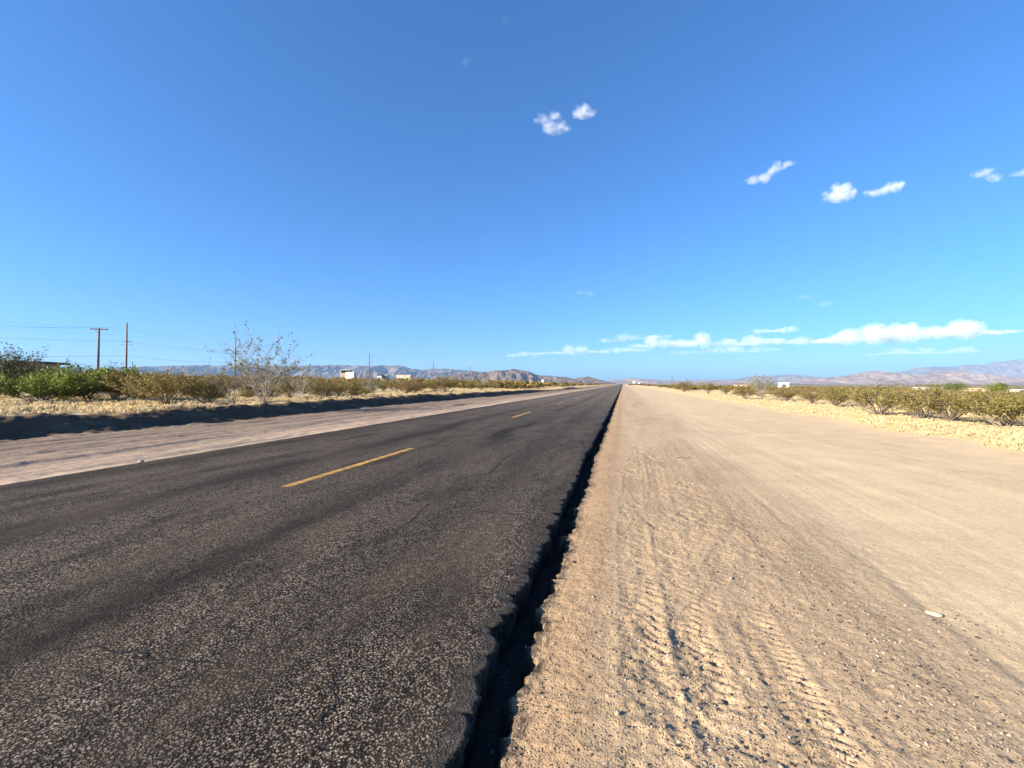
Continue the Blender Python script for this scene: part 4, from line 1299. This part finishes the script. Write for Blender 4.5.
HI, LO = 'small clouds high in the sky', 'clouds low above the horizon'
cloud('small puffy white cloud, upper of the pair high above the road', [(583, 113, 8, 7), (577, 111, 6, 5), (590, 113, 7, 4)], 4200, 7.0, 1, HI)
cloud('ragged white cloud, lower of the pair high above the road', [(561, 126, 9, 6), (552, 127, 9, 5), (543, 122, 9, 4.5), (554, 118, 8, 3.5), (549, 123, 8, 4)], 4200, 6.0, 2, HI)
cloud('slanting white streak of cloud left of the two round clouds on the right', [(753, 181, 8, 4), (763, 178, 8, 5), (771, 172, 6, 5), (779, 166, 8, 5), (788, 163, 7, 3)], 4800, 6.0, 3, HI)
cloud('compact white cloud in the middle of the right hand sky', [(840, 191, 10, 8), (832, 197, 9, 6), (847, 195, 9, 6), (840, 199, 10, 5)], 4800, 8.0, 4, HI)
cloud('white cloud with a thin tail to the left, right of the compact cloud', [(893, 187, 9, 6), (898, 185, 6, 4), (883, 190, 7, 4), (872, 192, 8, 4)], 4800, 7.0, 5, HI)
cloud('thin ragged cloud near the right picture border', [(981, 172, 9, 4), (987, 170, 8, 3), (993, 177, 7, 3), (996, 180, 6, 3)], 4800, 5.0, 6, HI)
cloud('sliver of cloud cut by the right picture border', [(1018, 174, 8, 3), (1028, 173, 9, 4)], 4800, 4.0, 7, HI)
cloud('faint tiny wisp high above the road, left of the puffy pair', [(466, 63, 6, 4)], 4200, 0.5, 8, HI)
cloud('faintest wisp near the top border of the sky', [(505, 21, 5, 3)], 4200, 0.4, 9, HI)


cloud('tiny faint cloud low in the middle of the sky over the road', [(580, 292, 7, 2.5), (590, 294, 6, 3)], 9000, 1.6, 10, HI)
cloud('tiny faint cloud over the cloud bank, left of another tiny one', [(805, 297, 8, 2.5)], 9000, 1.4, 11, HI)
cloud('tiny faint cloud over the cloud bank, right of another tiny one', [(824, 304, 8, 2.5)], 9000, 1.6, 12, HI)


def bank(xa, xb, ya, yb, h, n, seed):
    r = random.Random(seed); L = []
    for i in range(n):
        f = i / (n - 1)
        hh = h * r.choice((0.5, 0.8, 1.1, 1.75)) * (0.55 + 0.45 * math.sin(math.pi * min(1, max(0, f))) ** 0.5)
        L.append((xa + (xb - xa) * f, ya + (yb - ya) * f - hh * 0.6 + r.uniform(-0.5, 0.5), (xb - xa) / n * r.uniform(0.7, 1.15), hh))
    return L


cloud('long white cloud bank low over the right hand mountains', bank(824, 1010, 343, 333, 5.5, 16, 21), 26000, 5.0, 21, LO, 0.37, 5.5, 1.05)
cloud('middle white cloud bank low above the right scrub', bank(640, 815, 347, 343, 5.0, 15, 22), 26000, 4.5, 22, LO, 0.39, 4.0, 1.0)
cloud('thin flat cloud low over the end of the road', bank(512, 640, 356, 351, 3.2, 12, 23), 26000, 3.0, 23, LO, 0.41, 4.0, 1.0)
cloud('small cloud patch above the middle cloud bank', bank(758, 792, 333, 331, 3.0, 5, 24), 26000, 3.5, 24, LO, 0.39, 4.0, 1.0)
cloud('ragged cloud patch above the thin flat cloud', bank(606, 668, 342, 337, 2.8, 8, 25), 26000, 2.5, 25, LO, 0.42, 4.0, 1.0)
cloud('faint cloud streak below the long white bank', bank(872, 976, 355, 352, 2.4, 9, 26), 26000, 2.0, 26, LO, 0.41, 4.0, 1.0)
cloud('faint cloud streak below the middle bank', bank(680, 772, 354, 351, 2.4, 8, 27), 26000, 2.0, 27, LO, 0.41, 4.0, 1.0)

# ------------------------------------------------------------------ light, sky, camera
w = bpy.data.worlds.new('World'); S.world = w; w.use_nodes = True
nt = w.node_tree; nt.nodes.clear()
sky = nt.nodes.new('ShaderNodeTexSky'); sky.sky_type = 'NISHITA'; sky.sun_disc = False
sky.sun_elevation = SUN_EL; sky.sun_rotation = -SUN_AZ % (2 * math.pi)
sky.altitude = 0; sky.air_density = 1.0; sky.dust_density = 1.0; sky.ozone_density = 10.0
bg = nt.nodes.new('ShaderNodeBackground'); bg.inputs['Strength'].default_value = 0.086
out = nt.nodes.new('ShaderNodeOutputWorld')
nt.links.new(mixc(nt, 1.0, N(nt, 'ShaderNodeGamma', {'Color': sky.outputs[0], 'Gamma': 0.9}).outputs[0], (0.68, 0.905, 1.0), 'MULTIPLY'), bg.inputs[0]); nt.links.new(bg.outputs[0], out.inputs[0])

L = bpy.data.lights.new('sun', 'SUN'); L.energy = 5.0; L.angle = R(0.53); L.color = (1.0, 0.87, 0.67)
so = bpy.data.objects.new('sun', L); COL.objects.link(so)
from mathutils import Vector
sd = Vector((-math.sin(SUN_AZ) * math.cos(SUN_EL), math.cos(SUN_AZ) * math.cos(SUN_EL), math.sin(SUN_EL)))
so.rotation_euler = sd.to_track_quat('Z', 'Y').to_euler()
so.location = (-30, -30, 30)

cam = bpy.data.cameras.new('camera'); cam.sensor_width = 36.0; cam.lens = 36.0 * F / 1024.0
cam.clip_start = 0.05; cam.clip_end = 120000
co = bpy.data.objects.new('camera', cam); COL.objects.link(co)
co.location = (0, 0, CH); co.rotation_euler = (R(90), 0, YAW)
S.camera = co

S.view_settings.view_transform = 'Standard'; S.view_settings.look = 'None'
S.view_settings.gamma = 1.0; S.view_settings.use_curve_mapping = False
S.view_settings.exposure = 1.7
S.render.engine = 'CYCLES'
S.cycles.volume_bounces = 6
S.cycles.max_bounces = 10
S.cycles.transparent_max_bounces = 16
S.cycles.use_denoising = True
S.cycles.denoiser = 'OPENIMAGEDENOISE'
S.cycles.denoising_input_passes = 'RGB_ALBEDO_NORMAL'
S.cycles.denoising_prefilter = 'ACCURATE'
